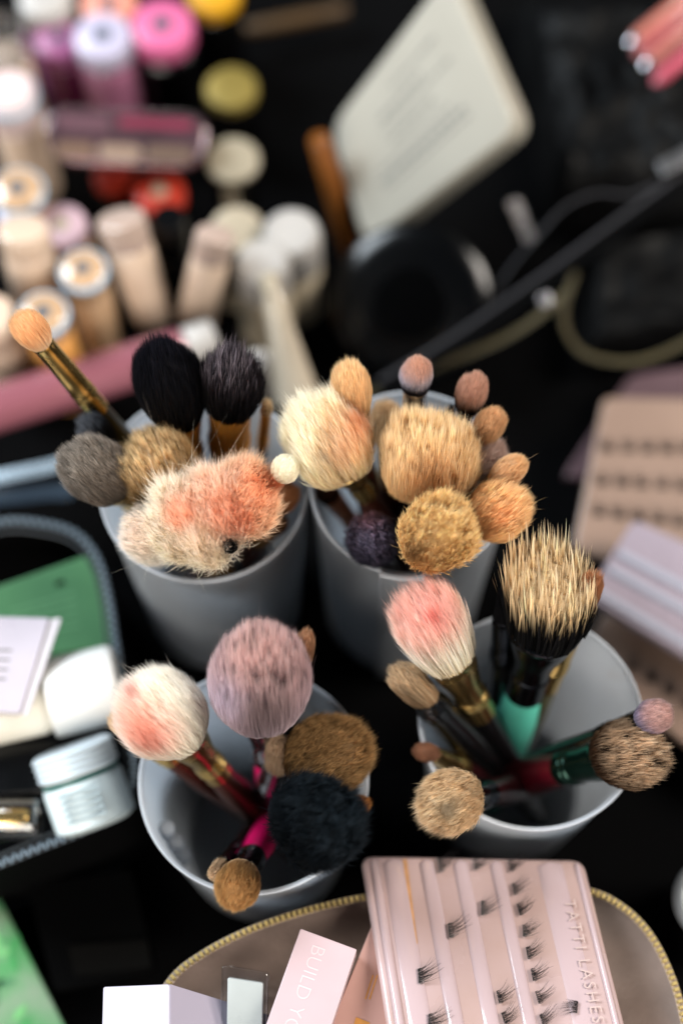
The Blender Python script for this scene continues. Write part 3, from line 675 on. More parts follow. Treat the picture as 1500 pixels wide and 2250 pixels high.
# black round compact
cc = P(900, 668, 40)
t = thing('round_compact', 'large glossy black round compact standing open below the cream box', 'compact', cc)
nn = (Vector((-.18, -.5, .85))).normalized()
V, F = lathe(cc, nn, [(-16, 31, 31), (-15, 35, 35), (-7, 37.4, 37.4), (-3, 37, 37), (-.4, 34, 34), (.8, 28, 28), (1.2, 20, 20), (1.4, 1, 1)], 64); build('lid', V, F, mat('compact_black', (.003, .003, .004), .22, 0, .1, 30, spec=.35), t)
V, F = lathe(cc + nn * 1.1, nn, [(-.4, 17, 17), (.5, 16.6, 16.6), (.7, 1, 1)], 64); build('centre_disc', V, F, mat('dull_black', (.003, .003, .004), .3, 0, .1, 20, spec=.08), t)
t = thing('silver_clip', 'slim silver metal clip standing right of the round compact', 'clip', P(1150, 490, 30))
q = [P(1112, 440, 52), P(1140, 432, 54), P(1178, 520, 40), P(1152, 532, 38)]
slab('blade', q, (q[3] - q[0]).cross(q[1] - q[0]).normalized() * (-1), 1.5, silver, t, r=1, bev=.3)
# straps, cords, zips
def strip_path(pts, n=12): return cat_rom([P(*p) for p in pts], n)
def rope(name, label, cat, pts, rmm, r2, m, group=None, part='band'):
    path = strip_path(pts); t = thing(name, label, cat, path[len(path) // 2], group)
    V, F = tube(path, rmm, r2, 8); build(part, V, F, m, t); return t, path
strapm = mat('grey_woven_strap', '#26262a', .85, 0, .25, 900, bump=.5, bscale=3000)
t, pth = rope('bag_strap', 'straight black strap with grey woven edge crossing diagonally behind the cups', 'strap', [(830, 838, 40), (1000, 735, 46), (1180, 610, 52), (1330, 500, 56), (1500, 378, 60), (1600, 310, 62)], 1.0, .8, strapm)
V, F = tube([p + Vector((1.2, -3.8, -1.6)) for p in pth], 3.6, .5, 8); build('webbing', V, F, blackcloth, t)
rope('cord_loop', 'thin grey cord looping above the diagonal black strap', 'cord', [(1085, 650, 40), (1120, 590, 48), (1175, 525, 58), (1240, 455, 62), (1310, 425, 62), (1380, 428, 60), (1440, 405, 60)], .7, .6, strapm)
t = thing('buckle', 'small silver buckle on the strap at the right picture edge', 'buckle', P(1480, 355, 62))
q = [P(1443, 356, 64), P(1520, 316, 64), P(1532, 345, 64), P(1455, 383, 64)]
slab('plate', q, (0, 0, 1), 1.5, mat('brushed_silver', '#808082', .35, .9, .1, 60), t, r=.8, bev=.3)
dullg = mat('dull_gold_teeth', (.42, .36, .22), .45, .8, .1, 90)
def make_tooth(m, w, l, h):
    V = []; F = [(0, 1, 3, 2), (4, 6, 7, 5), (0, 4, 5, 1), (2, 3, 7, 6), (0, 2, 6, 4), (1, 5, 7, 3)]
    for x in (-1, 1):
        for y in (-1, 1):
            for z in (-1, 1): V.append((x * w / 2 * MM * (1 if z < 0 else .7), y * l / 2 * MM * (1 if z < 0 else .75), z * h / 2 * MM))
    me = bpy.data.meshes.new('tooth'); me.from_pydata(V, [], F)
    bm = bmesh.new(); bm.from_mesh(me); bmesh.ops.recalc_face_normals(bm, faces=bm.faces); bmesh.ops.bevel(bm, geom=bm.edges[:], offset=.12 * w * MM, segments=1, affect='EDGES'); bm.to_mesh(me); bm.free()
    me.materials.append(m); return me
def zipper(parent, path, me, pitch, lift, limit=300, hint=Vector((0, 0, 1)), stagger=.5):
    off = -world_off(parent); acc = 0; cnt = 0
    for i in range(len(path) - 1):
        a, b = path[i], path[i + 1]; L = (b - a).length; d = (b - a).normalized()
        while acc < L and cnt < limit:
            p = a + d * acc; side = d.cross(hint).normalized(); z = side.cross(d)
            o = bpy.data.objects.new('tooth', me); COL.objects.link(o); o.parent = parent
            M = Matrix((d, side, z)).transposed().to_4x4()
            o.matrix_parent_inverse = Matrix.Identity(4)
            M.translation = (p + z * lift + side * (stagger if cnt % 2 else -stagger)) * MM + off
            o.matrix_basis = M
            acc += pitch; cnt += 1
        acc -= L
def zip_thing(name, label, cat, pts, tape_m, tooth_m, tape_w, pitch, tooth=(1.0, 2.4, 1.2), group=None, n=12, tape_h=.5):
    path = strip_path(pts, n); t = thing(name, label, cat, path[len(path) // 2], group)
    V, F = tube(path, tape_w, tape_h, 8); build('tape', V, F, tape_m, t)
    zipper(t, path, make_tooth(tooth_m, *tooth), pitch, tape_h + .3)
    return t, path
t, _ = zip_thing('gold_zipper', 'gold toothed zip running up behind the middle right cup beside the strap', 'zipper', [(800, 870, 34), (900, 825, 36), (1010, 785, 40), (1110, 742, 42), (1190, 690, 46), (1255, 632, 50)], mat('olive_tape', '#3a3524', .8, 0, .2, 400), dullg, 2.0, 1.5, (.9, 1.8, 1.0))
q = [P(1180, 648, 56), P(1205, 640, 56), P(1212, 668, 54), P(1188, 676, 54)]
slab('slider', q, (0, 0, 1), 1.5, silver, t, r=.8, bev=.3)
t, _ = zip_thing('round_pouch_zipper', 'curved dull gold zip around the dark pouch at the right edge', 'zipper', [(1262, 600, 40), (1238, 680, 34), (1252, 745, 32), (1300, 785, 32), (1390, 795, 32), (1480, 765, 32), (1580, 705, 34)], mat('olive_tape', '#3a3524', .8), dullg, 1.8, 1.5, (.9, 1.8, 1.0))
# dark crinkled bags
def bag(name, label, cat, px_poly, z, m, amp, seed, hgt=10):
    c = [P(x, y, z) for x, y in px_poly]; f = blob_noise(seed); f2 = blob_noise(seed + 50); N_ = 40; V = []; F = []
    t = thing(name, label, cat, (c[0] + c[2]) / 2)
    for j in range(N_ + 1):
        for i in range(N_ + 1):
            u, v = i / N_, j / N_
            p = c[0] * (1 - u) * (1 - v) + c[1] * u * (1 - v) + c[3] * (1 - u) * v + c[2] * u * v
            e = min(1, 6 * min(u, 1 - u, v, 1 - v)); e = math.sin(e * math.pi / 2)
            q = (p.x / 9, p.y / 9, 0)
            V.append(p + Vector((0, 0, (e - 1) * hgt + amp * e * (abs(f(q)) * 2 - .5 + .5 * f2((p.x / 3.5, p.y / 3.5, 0))))))
    for j in range(N_):
        for i in range(N_):
            a = j * (N_ + 1) + i; F.append((a, a + 1, a + N_ + 2, a + N_ + 1))
    build('leather_shell', V, F, m, t); return t
bag('leather_bag', 'crinkled black leather bag filling the dark upper right corner', 'bag', [(1130, -60), (1640, -60), (1640, 440), (1220, 430)], 34, blackleather, 5, 3, 30)
bag('soft_pouch', 'dark soft pouch inside the curved zip at the right edge', 'pouch', [(1270, 520), (1640, 440), (1640, 720), (1270, 770)], 26, blackleather, 3, 9, 20)
# pink pencils
for k, (x, y, c, lab, tip) in enumerate(((1392, 88, '#9c5c50', 'salmon lip pencil, uppermost of the four in the top right corner', 1), (1408, 112, '#8a4446', 'brick pink lip pencil second from the top in the corner', 0),
                                      (1424, 138, '#945850', 'rose brown lip pencil with a shiny tip, third from the top in the corner', 1), (1448, 172, '#a04454', 'coral pink lip pencil, lowest of the four in the top right corner', 0))):
    a = P(x, y, 62 + k * 1.5); b = P(x + 190, y - 158, 62 + k * 1.5)
    t = thing('lip_pencil', lab, 'lip pencil', b, 'lip pencils in the top right corner')
    cyl('barrel', a, b, [(0, 2.6), (.02, 3.3), (.98, 3.3), (1, 3)], solid('lip_%d' % k, c, .3, coat=.4), t)
    cyl('tip', a.lerp(b, -.07), a.lerp(b, -.002), [(0, .8), (.4, 2.2), (1, 2.8)], silver if tip else solid('lip_%d' % k, c), t)
# ---------------------------------------------------------------- left zipped case
ZS = 2.0
zp = [(-120, 1190, 44), (0, 1148, 44), (90, 1150, 44), (165, 1172, 44), (212, 1225, 44), (238, 1310, 44), (257, 1430, 44), (276, 1550, 44), (292, 1650, 44), (290, 1722, 44), (258, 1780, 44), (190, 1822, 44), (90, 1862, 44), (0, 1898, 44), (-120, 1940, 44)]
t, pth = zip_thing('zip_case', 'black zipped case holding green packet and white jars at the left edge', 'zip case', zp, mat('navy_tape', '#15181d', .7, 0, .2, 500, bump=.3, bscale=2500), mat('blue_grey_teeth', '#7c8c98', .4, .2, .1, 60), 1.9, 1.75, (1.1, 2.2, 1.3), n=10)
V = []; F = []
for p in pth:
    V += [p + Vector((0, 0, -.6)), Vector((p.x, p.y, TABLE)), Vector((p.x + 1.5, p.y, TABLE)), p + Vector((1.5, 0, -.6))]
for i in range(len(pth) - 1):
    b = i * 4
    for q in ((0, 1), (1, 2), (2, 3), (3, 0)): F.append((b + q[0], b + 4 + q[0], b + 4 + q[1], b + q[1]))
build('side_wall', V, F, blackcloth, t)
inner = [p + (P(60, 1500, 44) - p).normalized() * 4.0 + Vector((0, 0, -1.2)) for p in pth]
V, F = tube(inner, .6, .6, 8); build('piping', V, F, solid('grey_piping', '#24282b', .5), t)
gp = Plane((-90, 1318, 42), (-90, 1470, 38), (212, 1212, 42), (252, 1420, 38))
gt = thing('green_packet', 'green foil face mask packet in the zipped case', 'packet', gp.uv(.5, .5))
slab('foil', [gp.uv(0, 0), gp.uv(0, 1), gp.uv(1, 1), gp.uv(1, 0)], gp.n, 3, mat('green_foil', '#47744f', .35, .1, .12, 12, bump=.2, bscale=60), gt, r=3, bev=.8)
for k in range(5):
    v = .35 + k * .09
    slab('print_line', [gp.uv(.35, v), gp.uv(.35, v + .02), gp.uv(.8, v + .02), gp.uv(.8, v)], gp.n, .1, solid('light_green_print', '#5c8c62', .4), gt, r=0, bev=0, top=.15)
slab('hang_hole', [gp.uv(.68, .18), gp.uv(.68, .23), gp.uv(.75, .23), gp.uv(.75, .18)], gp.n, .1, blackcloth, gt, r=1, bev=0, top=.15)
a = P(-90, 1580, 48); b = P(262, 1500, 48)
t = thing('white_jar', 'white lying bottle with a wide white cap in the zipped case', 'bottle', (a + b) / 2)
cyl('body', a, a.lerp(b, .56), [(0, 12), (.05, 13.5), (.9, 13.5), (1, 12)], mat('ivory_plastic', '#cfcabd', .35, 0, .04, 40), t)
cyl('cap', a.lerp(b, .565), b, [(0, 15.4), (.04, 16), (.9, 15.8), (.97, 15.2), (1, 14)], mat('bright_white_plastic', '#c4c4c2', .3, 0, .03, 40), t)
tp = Plane((-70, 1352, 70), (-80, 1560, 68), (135, 1358, 68), (62, 1568, 66))
t = thing('lilac_tube', 'flat white lilac cream tube lying on the white bottle', 'cream tube', tp.uv(.5, .5))
slab('tube_body', [tp.uv(0, 0), tp.uv(0, 1), tp.uv(.88, 1), tp.uv(.88, 0)], tp.n, 4, mat('lilac_white_tube', '#aaa4ae', .3, 0, .05, 40), t, r=1, bev=1.4)
slab('crimped_end', [tp.uv(.885, 0), tp.uv(.885, 1), tp.uv(1, 1.02), tp.uv(1, -.01)], tp.n, 1.2, solid('tube_crimp', '#bab6bc', .3), t, r=.8, bev=.4, top=-1)
for k in range(4):
    slab('print_line', [tp.uv(.3, .35 + k * .1), tp.uv(.3, .37 + k * .1), tp.uv(.55, .37 + k * .1), tp.uv(.55, .35 + k * .1)], tp.n, .1, greyp, t, r=0, bev=0, top=.15)
a = P(155, 1640, 52); b = P(215, 1812, 40)
t = thing('striped_jar', 'pale jar with ribbed white lid and dark green band in the zipped case', 'jar', b)
cyl('lid', a, a.lerp(b, .34), [(0, 14)] + [(f, 15.4 + (1.0 if k % 2 else 0)) for k, f in enumerate(np.linspace(.05, .95, 9))] + [(1, 15)], mat('pale_white_plastic', '#b8c2c8', .35, 0, .04, 40), t)
cyl('green_band', a.lerp(b, .345), a.lerp(b, .40), [(0, 15.2), (1, 15.2)], solid('dark_green_band', '#0e4a42', .4), t)
cyl('body', a.lerp(b, .405), b, [(0, 15.4), (.1, 16), (.9, 16), (1, 13)], mat('pale_blue_white', '#b6c2c4', .4, 0, .06, 60), t)
for k in range(5):
    p0 = a.lerp(b, .5 + k * .08) + (-FWD) * 16.3
    ax = (b - a).normalized(); sd = ax.cross(FWD).normalized()
    slab('print_line', [p0 - sd * 8 - ax * .5, p0 + sd * 8 - ax * .5, p0 + sd * 8 + ax * .5, p0 - sd * 8 + ax * .5], -FWD, .3, solid('grey_blue_print', '#84949a', .5), t, r=0, bev=0, top=.1)
a = P(-80, 1800, 44); b = P(88, 1800, 44)
t = thing('gold_vial', 'clear tube with a gold band at the bottom of the zipped case', 'vial', (a + b) / 2)
cyl('glass', a, b, [(0, 7.5), (.05, 8.5), (.95, 8.5), (1, 7)], clearp, t); cyl('gold_band', a.lerp(b, .1), a.lerp(b, .86), [(0, 3.9), (.05, 4.4), (.95, 4.4), (1, 3.8)], gold, t)
t = thing('black_box', 'flat black box between the white bottle and the gold vial', 'box', P(20, 1690, 30))
q = [P(-90, 1640, 40), P(130, 1625, 40), P(150, 1735, 40), P(-90, 1755, 40)]
slab('shell', q, (0, 0, 1), 10, blackplastic, t, r=3, bev=1)
# silver blue clear zip pouch upper left
ZS = -20.0
t, pth = zip_thing('clear_pouch_zipper', 'silvery blue zip of a clear pouch left of the grey brown brush', 'zipper', [(-80, 1062, 40), (40, 1040, 42), (110, 1025, 42), (165, 1010, 42)], mat('silver_blue_tape', '#8796a2', .25, .3, .15, 200), mat('pale_blue_teeth', '#a9bac6', .3, .3), 3.2, 1.6)
t, pth = rope('clear_pouch_edge', 'glossy transparent pouch edge below the silvery blue zip', 'pouch', [(-80, 1098, 34), (40, 1088, 36), (110, 1080, 36), (150, 1078, 36), (168, 1040, 36)], 4.4, 1.2, mat('smoky_clear', (.16, .20, .24), .15, 0, .1, 40, coat=.5))
rope('clear_pouch_fold', 'thin shiny fold of clear plastic above the green packet', 'plastic fold', [(20, 1150, 30), (60, 1182, 30), (120, 1205, 30), (180, 1210, 30)], 2.0, .5, mat('smoky_clear', (.3, .36, .42), .12))
# bottom left
lp = Plane((-140, 1930, 14), (-140, 2330, 14), (-8, 1960, 14), (180, 2330, 14))
t = thing('leaf_packet', 'pale green packet with darker leaf print in the bottom left corner', 'packet', lp.uv(.5, .5))
slab('foil', [lp.uv(0, 0), lp.uv(0, 1), lp.uv(1, 1), lp.uv(1, 0)], lp.n, 4, mat('pale_green_leaf_print', '#6c8068', .5, 0, .1, 45, c2='#2e7a3c'), t, r=3, bev=1)
rl = random.Random(7)
for k in range(16):
    c = lp.uv(rl.uniform(.5, .95), rl.uniform(.05, .95), .1); an = rl.uniform(0, 6.28); dd = Vector((math.cos(an), math.sin(an), 0)); s_ = Vector((-dd.y, dd.x, 0)); l = rl.uniform(3, 7)
    slab('printed_leaf', [c - dd * l, c + s_ * l * .35, c + dd * l, c - s_ * l * .35], (0, 0, 1), .1, solid('leaf_print_%d' % (k % 3), ('#2f7d3e', '#5c9a5c', '#3d6e48')[k % 3], .5), t, r=1.5, bev=0, top=.2)
t = thing('smoky_case', 'smoky transparent dark case lying left of the front cup', 'plastic case', P(190, 2000, 10))
q = [P(60, 1940, 14), P(290, 1905, 14), P(345, 2130, 14), P(120, 2180, 14)]
slab('lid', q, (0, 0, 1), 8, mat('smoky_lid', (.012, .012, .013), .7, 0, .15, 20, spec=.02), t, r=3, bev=1)
q = [P(150, 2075, 15.5), P(325, 2065, 15.5), P(335, 2125, 15.5), P(165, 2145, 15.5)]
slab('brown_label', q, (0, 0, 1), .6, mat('dark_brown_label', (.02, .018, .015), .8, spec=.05), t, r=1, bev=.2)
# ---------------------------------------------------------------- lashes
lashm = mat('black_lash_fibre', (.06, .05, .055), .4, 0, .2, 60)
def lash_mesh(seed, up=1.0, n=26):
    rg = random.Random(seed); V = []; F = []
    def rib(pts, w):
        b = len(V)
        for i, p in enumerate(pts):
            ww = w * (1 - .75 * i / (len(pts) - 1))
            for s in (-1, 1): V.append((p[0], p[1] + s * ww, p[2]))
            V.append((p[0], p[1], p[2] + ww * 1.4))
        for i in range(len(pts) - 1):
            for q in ((0, 1), (1, 2), (2, 0)): F.append((b + i * 3 + q[0], b + i * 3 + q[1], b + i * 3 + 3 + q[1], b + i * 3 + 3 + q[0]))
    W = 1.75
    for k in range(n):
        y = -W + 2 * W * (k % 13) / 12 + rg.uniform(-.15, .15); l = rg.uniform(3.6, 6.6) * (.75 + .25 * (1 - abs(y) / W)); sw = rg.uniform(.5, 1.8) + (y + W) * .45; z = .25
        rib([(l * f, y + sw * f ** 1.9 * up - rg.uniform(.0, .35) * f, z + 1.6 * f ** 1.5) for f in (0, .2, .4, .6, .8, 1)], rg.uniform(.06, .10))
    for x in (.15, .75, 1.4): rib([(x, -W + 2 * W * f / 6, .28) for f in range(7)], .11)
    for k in range(7):
        y = -W + 2 * W * k / 6; rib([(0, y, .3), (.7, y + .28, .3), (1.4, y, .3)], .12); rib([(0, y, .3), (.7, y - .28, .3), (1.4, y, .3)], .12)
    me = bpy.data.meshes.new('lash_fan'); me.from_pydata([tuple(c * MM for c in v) for v in V], [], F); me.materials.append(lashm); return me
LM = [lash_mesh(s, n=20 + 3 * (s % 5)) for s in range(11)]
def lash(label, pos, xd, nrm, k=0, sc=1.0, group=None, flip=False):
    o = bpy.data.objects.new('lash_cluster', LM[(k * 7 + len(label)) % 11]); COL.objects.link(o)
    rj = random.Random(len(label) * 31 + k * 7 + int(pos[1] * 10)); xd = Vector(xd) + UP * rj.uniform(-.22, .22); x = Vector(xd).normalized(); z = Vector(nrm).normalized(); x = (x - z * x.dot(z)).normalized(); y = z.cross(x)
    M = Matrix((x * sc, y * sc, z * sc)).transposed().to_4x4(); M.translation = Vector(pos) * MM; o.matrix_basis = M
    return tag(o, label, 'false lash', group)
# right hand stack of trays
def tray(name, label, A, B, D, C, th, m, group='trays of false lashes', ridges=(), ridge_m=None, r=4, along='u', hgt=1.6, rw=.05):
    p = Plane(A, B, D, C); t = thing(name, label, 'lash tray', p.uv(.5, .5, -th), group)
    slab('base', [p.uv(0, 0), p.uv(0, 1), p.uv(1, 1), p.uv(1, 0)], p.n, th, m, t, r=r, bev=1)
    for q in ridges:
        if along == 'u': a, b = p.uv(.03, q, .2), p.uv(.97, q, .2)
        else: a, b = p.uv(q, .03, .2), p.uv(q, .97, .2)
        w0 = rw * ((p.uv(0, 1) - p.uv(0, 0)).length if along == 'u' else (p.uv(1, 0) - p.uv(0, 0)).length)
        V, F = tube([a.lerp(b, f) for f in np.linspace(0, 1, 5)], w0, hgt, 12, p.n); build('ridge', V, F, ridge_m or m, t)
    return t, p
peachm = mat('peach_tray_plastic', '#7c6659', .35, 0, .04, 30, coat=.3)
mauvem = mat('mauve_tray_plastic', '#4c383c', .4, 0, .04, 30, coat=.2)
lilm = mat('lilac_tray_plastic', '#877c85', .28, 0, .04, 30, coat=.4)
ridgehl = mat('painted_ridge_highlight', '#93939e', .15, 0, .02, 30, coat=.5)  # lighter than the tray: its white highlight strip is put into the colour
tray('lash_tray', 'mauve pink empty lash tray at the bottom of the right hand stack', (1385, 822, 14), (1236, 1045, 14), (1640, 790, 14), (1560, 1100, 14), 6, mauvem)
_, pp = tray('lash_tray', 'peach lash tray with three blurred rows of lashes in the right hand stack', (1325, 872, 28), (1258, 1205, 26), (1640, 878, 28), (1640, 1330, 26), 6, peachm)
for r_, (y0, dy) in enumerate(((992, .02), (1066, .05), (1134, .10))):
    for k in range(6):
        x = (1335, 1322, 1316)[r_] + k * 44
        lash('dark lash fan, %s from the left in the %s row of the peach tray' % (('first', 'second', 'third', 'fourth', 'fifth', 'sixth')[k], ('upper', 'middle', 'lower')[r_]), pp.px(x, y0 + dy * (x - 1320) * 1.2, 0.1) , UP, pp.n, k + r_, 1.35, 'lashes in the peach tray')
_, p4 = tray('lash_tray', 'peach lash tray slanting below the glossy lilac tray behind the right cup', (1345, 1312, 22), (1270, 1450, 20), (1680, 1540, 22), (1640, 1740, 20), 6, peachm)
for k in range(5):
    x = 1388 + k * 40
    lash('dark lash fan, %s from the left in the slanting tray' % ('first', 'second', 'third', 'fourth', 'fifth')[k], p4.px(x, 1472 + k * 27, .1), UP + RT * .2, p4.n, k, 1.4, 'lashes in the slanting tray')
tray('lash_tray', 'glossy lilac ridged tray with a painted white highlight, slanting at the right edge', (1392, 1140, 46), (1285, 1310, 44), (1760, 1310, 46), (1650, 1530, 44), 7, lilm, ridges=(.42, .62, .9), ridge_m=ridgehl, hgt=1.3)
# dark bottle right edge
c = P(1568, 1985, 40); 
t = thing('dark_bottle', 'dark round bottle with a white printed label cut by the right edge', 'bottle', c)
V, F = lathe(c - Vector((0, 0, 38)), (0, 0, 1), [(0, 15, 15), (2, 17, 17), (36, 17, 17), (44, 15, 15), (47, 10, 10), (47.2, 1, 1)], 48); build('body', V, F, blackplastic, t)
V, F = lathe(c + Vector((0, 0, 6)), (0, 0, 1), [(0, 17.2, 17.2), (1.5, 16.6, 16.6), (3.6, 14.4, 14.4), (3.8, 11, 11)], 48, cap=False); build('printed_label', V, F, solid('label_white', '#c4ccd0', .4), t)
rl = random.Random(5)
for k in range(26):
    a_ = R(180) + rl.uniform(-.9, .9); rr = rl.uniform(12, 14); pz = c + Vector((math.cos(a_) * rr, math.sin(a_) * rr, 9.9))
    slab('label_print', [pz + Vector(q) for q in ((-.5, -.3, 0), (.5, -.3, 0), (.5, .3, 0), (-.5, .3, 0))], (0, 0, 1), .1, blackplastic, t, r=0, bev=0)
V, F = lathe(c + Vector((0, 0, -3)), (0, 0, 1), [(0, 17.5, 17.5), (5, 17.6, 17.6)], 48, cap=False); build('metal_band', V, F, darkmetal, t)
# ---------------------------------------------------------------- front pouch with gold zip
ZS = 22.0
fp = [(300, 2330, 48), (340, 2215, 46), (385, 2143, 46), (450, 2094, 46), (530, 2052, 46), (620, 2018, 46), (710, 1992, 46), (800, 1972, 46), (900, 1955, 44), (1050, 1940, 42), (1190, 1940, 42), (1305, 1962, 42), (1372, 1998, 42), (1425, 2052, 42), (1465, 2125, 42), (1494, 2210, 42), (1505, 2300, 42), (1480, 2420, 44), (1200, 2560, 46), (800, 2600, 48), (450, 2500, 48)]
path = cat_rom([P(*p) for p in fp], 9, closed=True); path.append(path[0])
t = thing('mesh_pouch', 'taupe mesh pouch with a gold beaded zip around its open mouth', 'pouch', P(900, 2200, 0))
V, F = tube(path, 1.5, .5, 8); build('tape', V, F, mat('taupe_tape', '#8a7a6c', .7, 0, .15, 500), t)
zipper(t, path, make_tooth(mat('pale_gold_metal', (.86, .76, .5), .3, .75, .08, 90), 1.6, 2.5, 2.0), 2.15, 1.1, 300, stagger=.0)
cen = P(900, 2220, 12); V = []; F = []; n_ = len(path) - 1; f = blob_noise(21)
for j in range(9):
    q = j / 8
    for i in range(n_):
        p = path[i].lerp(cen, q ** 1.1 * .98); z = path[i].z - .4 - 34 * (1 - (1 - q) ** 2) + 10 * f((p.x / 8, p.y / 8, q * 3)) * min(1, q * 3)
        V.append(Vector((p.x, p.y, max(4, z))))
for j in range(8):
    for i in range(n_):
        k2 = (i + 1) % n_; F.append((j * n_ + i, j * n_ + k2, (j + 1) * n_ + k2, (j + 1) * n_ + i))
F.append(tuple(8 * n_ + i for i in range(n_)))
build('lining', V, F, mat('taupe_lining', '#74645c', .6, 0, .12, 60, bump=.3, bscale=700, transl=.2), t)
V = []; F = []
for i in range(n_):
    p = path[i]; o_ = (Vector((p.x, p.y, 0)) - Vector((cen.x, cen.y, 0))).normalized()
    V += [p + o_ * .8 + Vector((0, 0, -.5)), Vector((p.x, p.y, 30)) + o_ * 5, Vector((p.x, p.y, TABLE)) - o_ * 2]
for i in range(n_):
    k2 = (i + 1) % n_
    for q in (0, 1): F.append((i * 3 + q, k2 * 3 + q, k2 * 3 + q + 1, i * 3 + q + 1))
build('outer_wall', V, F, mat('taupe_outer', '#7a6a60', .7, 0, .15, 80), t)
# front lash tray
pinkm = mat('pink_tray_plastic', '#98807a', .28, 0, .03, 20, coat=.4, c2='#a28c8c')
ridgem = mat('pink_ridge_plastic', '#a28e90', .18, 0, .03, 20, coat=.7)
fpn = Plane((792, 1878, 46), (862, 2330, 74), (1281, 1888, 46), (1392, 2330, 74))
t = thing('lash_tray', 'large glossy pink tray of black lash clusters lying on the front pouch', 'lash tray', fpn.uv(.5, .5, -8), 'trays of false lashes')
slab('base', [fpn.uv(0, 0), fpn.uv(0, 1), fpn.uv(1, 1), fpn.uv(1, 0)], fpn.n, 4, pinkm, t, r=5, bev=1.6)
for k, u in enumerate((.055, .14, .29, .44, .60, .84, .965)):
    a, b = fpn.uv(u, .025, -.1), fpn.uv(u, .99, -.1); W0 = (.020, .05, .035, .035, .030, .06, .014)[k] * 80
    pts = [a.lerp(b, q) for q in (0, .006, .015, .25, .5, .75, .98, .994, 1)]
    rr = [W0 * (.3, .75, 1, 1, 1, 1, 1, .75, .3)[i] for i in range(9)]
    V, F = tube(pts, rr, (1.3, 1.0, 1.0, .9, .9, .7, 1.1)[k], 16, fpn.n); build('ridge', V, F, ridgem, t)
q = [(884, 1888), (893, 1888), (917, 2075), (908, 2082)]
slab('glue_strip', [fpn.px(*c) for c in q], fpn.n, .3, mat('orange_glue', '#a87c54', .4, 0, .15, 200), t, r=.6, bev=.1, top=.35)
dn = (fpn.uv(1, 1) - fpn.uv(1, 0)).normalized()
faint = solid('faint_emboss', '#a8948f', .3)
text_obj('embossed_lettering', 'TATTI LASHES', 6.0, fpn.px(1238, 1978, 1.15), dn, fpn.n, faint, t, .05, 1.32, -.06)
base_ax = RT * 1.0 + UP * .12
L_ = [(968, 1902, 'large lash cluster at the top left of the pink tray'), (1046, 1900, 'lash cluster second from the left along the top of the pink tray'), (1124, 1904, 'topmost lash cluster of the right column in the pink tray'),
      (1132, 1955, 'second lash cluster down the right column in the pink tray'), (1062, 1996, 'lone lash cluster below the top middle one in the pink tray'), (1143, 2000, 'third lash cluster down the right column in the pink tray'),
      (990, 2046, 'lone lash cluster with long wisps in the left centre of the pink tray'), (1153, 2046, 'fourth lash cluster down the right column in the pink tray'), (1162, 2095, 'fifth lash cluster down the right column in the pink tray'),
      (924, 2146, 'leftmost lash cluster in the pink tray, wisps trailing below'), (1173, 2143, 'sixth lash cluster down the right column in the pink tray'), (1098, 2192, 'upper of two middle clusters near the bottom of the pink tray'),
      (1184, 2193, 'seventh lash cluster down the right column, beside the stray one'), (946, 2246, 'wispy lash cluster at the bottom left of the pink tray'), (1110, 2240, 'lower of two middle clusters at the bottom of the pink tray'),
      (1194, 2244, 'lowest lash cluster of the right column in the pink tray')]
for k, (x, y, lab) in enumerate(L_):
    big = 1.5 if k in (0, 4, 6, 9, 13) else 1.22
    lash(lab, fpn.px(x - 6, y, .9), base_ax, fpn.n, k, big, 'lash clusters on the pink tray')
lash('stray lash cluster turned the other way on the smooth strip of the pink tray', fpn.px(1268, 2214, 1.2), -RT + UP * .15, fpn.n, 3, 1.15, 'lash clusters on the pink tray')
# boxes
whc = mat('white_card', '#9a95a2', .5, 0, .02, 60, bump=.05, bscale=1500)
pkc = mat('pale_pink_card', '#a28e92', .45, 0, .02, 60); slc = mat('salmon_pink_card', '#9c776e', .45, 0, .03, 60)
b1 = Plane((660, 2040, 66), (560, 2320, 68), (784, 2086, 66), (690, 2370, 68))
t = thing('pink_box', 'pale pink slim box with embossed capital letters lying on the pouch', 'box', b1.uv(.5, .5, -10), 'boxes lying on the front pouch')
slab('carton', [b1.uv(0, 0), b1.uv(0, 1), b1.uv(1, 1), b1.uv(1, 0)], b1.n, 11, pkc, t, r=.6, bev=.35)
dn1 = (b1.uv(0, 1) - b1.uv(0, 0)).normalized()
text_obj('embossed_lettering', 'BUILD YOUR', 7.2, b1.px(688, 2072, .08), dn1, b1.n, solid('pearl_foil', '#b4a6a8', .2), t, .04, 1.0, -.1)
b2 = Plane((826, 2010, 54), (706, 2300, 58), (950, 2060, 54), (850, 2360, 58))
t = thing('salmon_box', 'salmon pink box with gold lines tucked under the pink lash tray', 'box', b2.uv(.5, .5, -10), 'boxes lying on the front pouch')
slab('carton', [b2.uv(0, 0), b2.uv(0, 1), b2.uv(1, 1), b2.uv(1, 0)], b2.n, 10, slc, t, r=.6, bev=.35)
gf = mat('gold_foil', '#c88a48', .35, .4, .05, 60)
for x in (0, 9):
    q = [(818 + x, 2142), (821 + x, 2143), (804 + x, 2196), (801 + x, 2195)]
    slab('gold_line', [b2.px(*c) for c in q], b2.n, .1, gf, t, r=0, bev=0, top=.12)
q = [(782, 2235), (812, 2247), (800, 2285), (770, 2272)]
slab('gold_square', [b2.px(*c) for c in q], b2.n, .1, gf, t, r=0, bev=0, top=.12)
dn2 = (b2.uv(0, 1) - b2.uv(0, 0)).normalized()
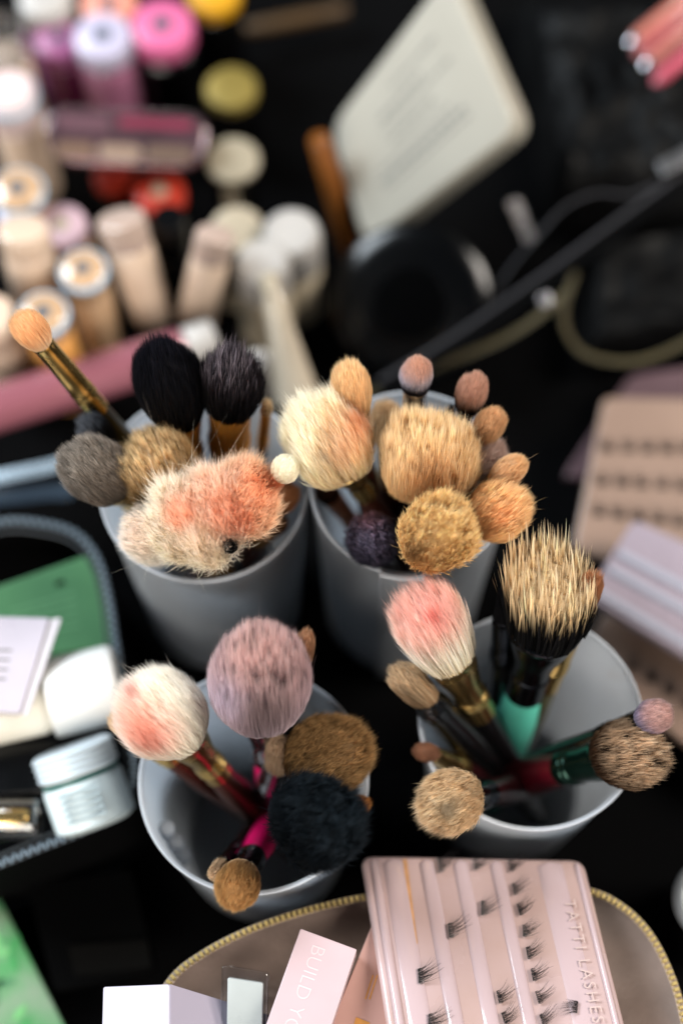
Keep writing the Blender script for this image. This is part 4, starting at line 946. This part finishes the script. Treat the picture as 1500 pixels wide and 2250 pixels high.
b3a = Plane((227, 2168, 60), (222, 2350, 66), (373, 2162, 66), (372, 2350, 72))
t = thing('white_carton', 'white folded carton at the bottom edge with its corner facing up', 'box', b3a.uv(.5, .5, -10), 'boxes lying on the front pouch')
slab('left_panel', [b3a.uv(0, 0), b3a.uv(0, 1), b3a.uv(1, 1), b3a.uv(1, 0)], b3a.n, 6, whc, t, r=1.0, bev=.3)
b3b = Plane((374, 2162, 66), (374, 2350, 72), (600, 2232, 44), (600, 2400, 50))
slab('right_panel', [b3b.uv(0, 0), b3b.uv(0, 1), b3b.uv(1, 1), b3b.uv(1, 0)], b3b.n, 6, mat('shaded_white_card', '#7f7886', .5, 0, .02, 60), t, r=.3, bev=.3)  # same white carton; the shade on this side is put into its colour
b4 = Plane((487, 2122, 64), (484, 2330, 58), (588, 2138, 64), (584, 2340, 58))
t = thing('clear_tube_box', 'small clear plastic box with white content standing beside the white carton', 'plastic box', b4.uv(.5, .5, -8))
slab('clear_shell', [b4.uv(0, 0), b4.uv(0, 1), b4.uv(1, 1), b4.uv(1, 0)], b4.n, 9, clearp, t, r=.8, bev=.4)
slab('white_insert', [b4.uv(.12, .12), b4.uv(.12, .97), b4.uv(.9, .97), b4.uv(.9, .12)], b4.n, 5, mat('pearl_white_insert', '#a4a8a6', .3, 0, .08, 30), t, r=.8, bev=.4, top=-2)
# clear caps inside the pink handled cup
ZS = 0.0
for k, (x, y, z, lab) in enumerate(((366, 1842, 62, 'upper of three frosted clear caps inside the cup'), (386, 1872, 56, 'middle one of three frosted clear caps inside the cup'), (402, 1898, 50, 'lower of three frosted clear caps inside the cup'))):
    a = P(x, y, z); d = (P(x + 10, y + 18, z + 8) - a).normalized()
    t = thing('brush_cover', lab, 'brush cover', a, 'frosted clear caps in the cup')
    V, F = lathe(a - d * 5, Vector((.25, .1, 1)), [(0, 2.8, 2.8), (.5, 3.2, 3.2), (7, 3.2, 3.2), (8, 2.7, 2.7), (8.4, 1.6, 1.6)], 20); build('shell', V, F, frostp, t)
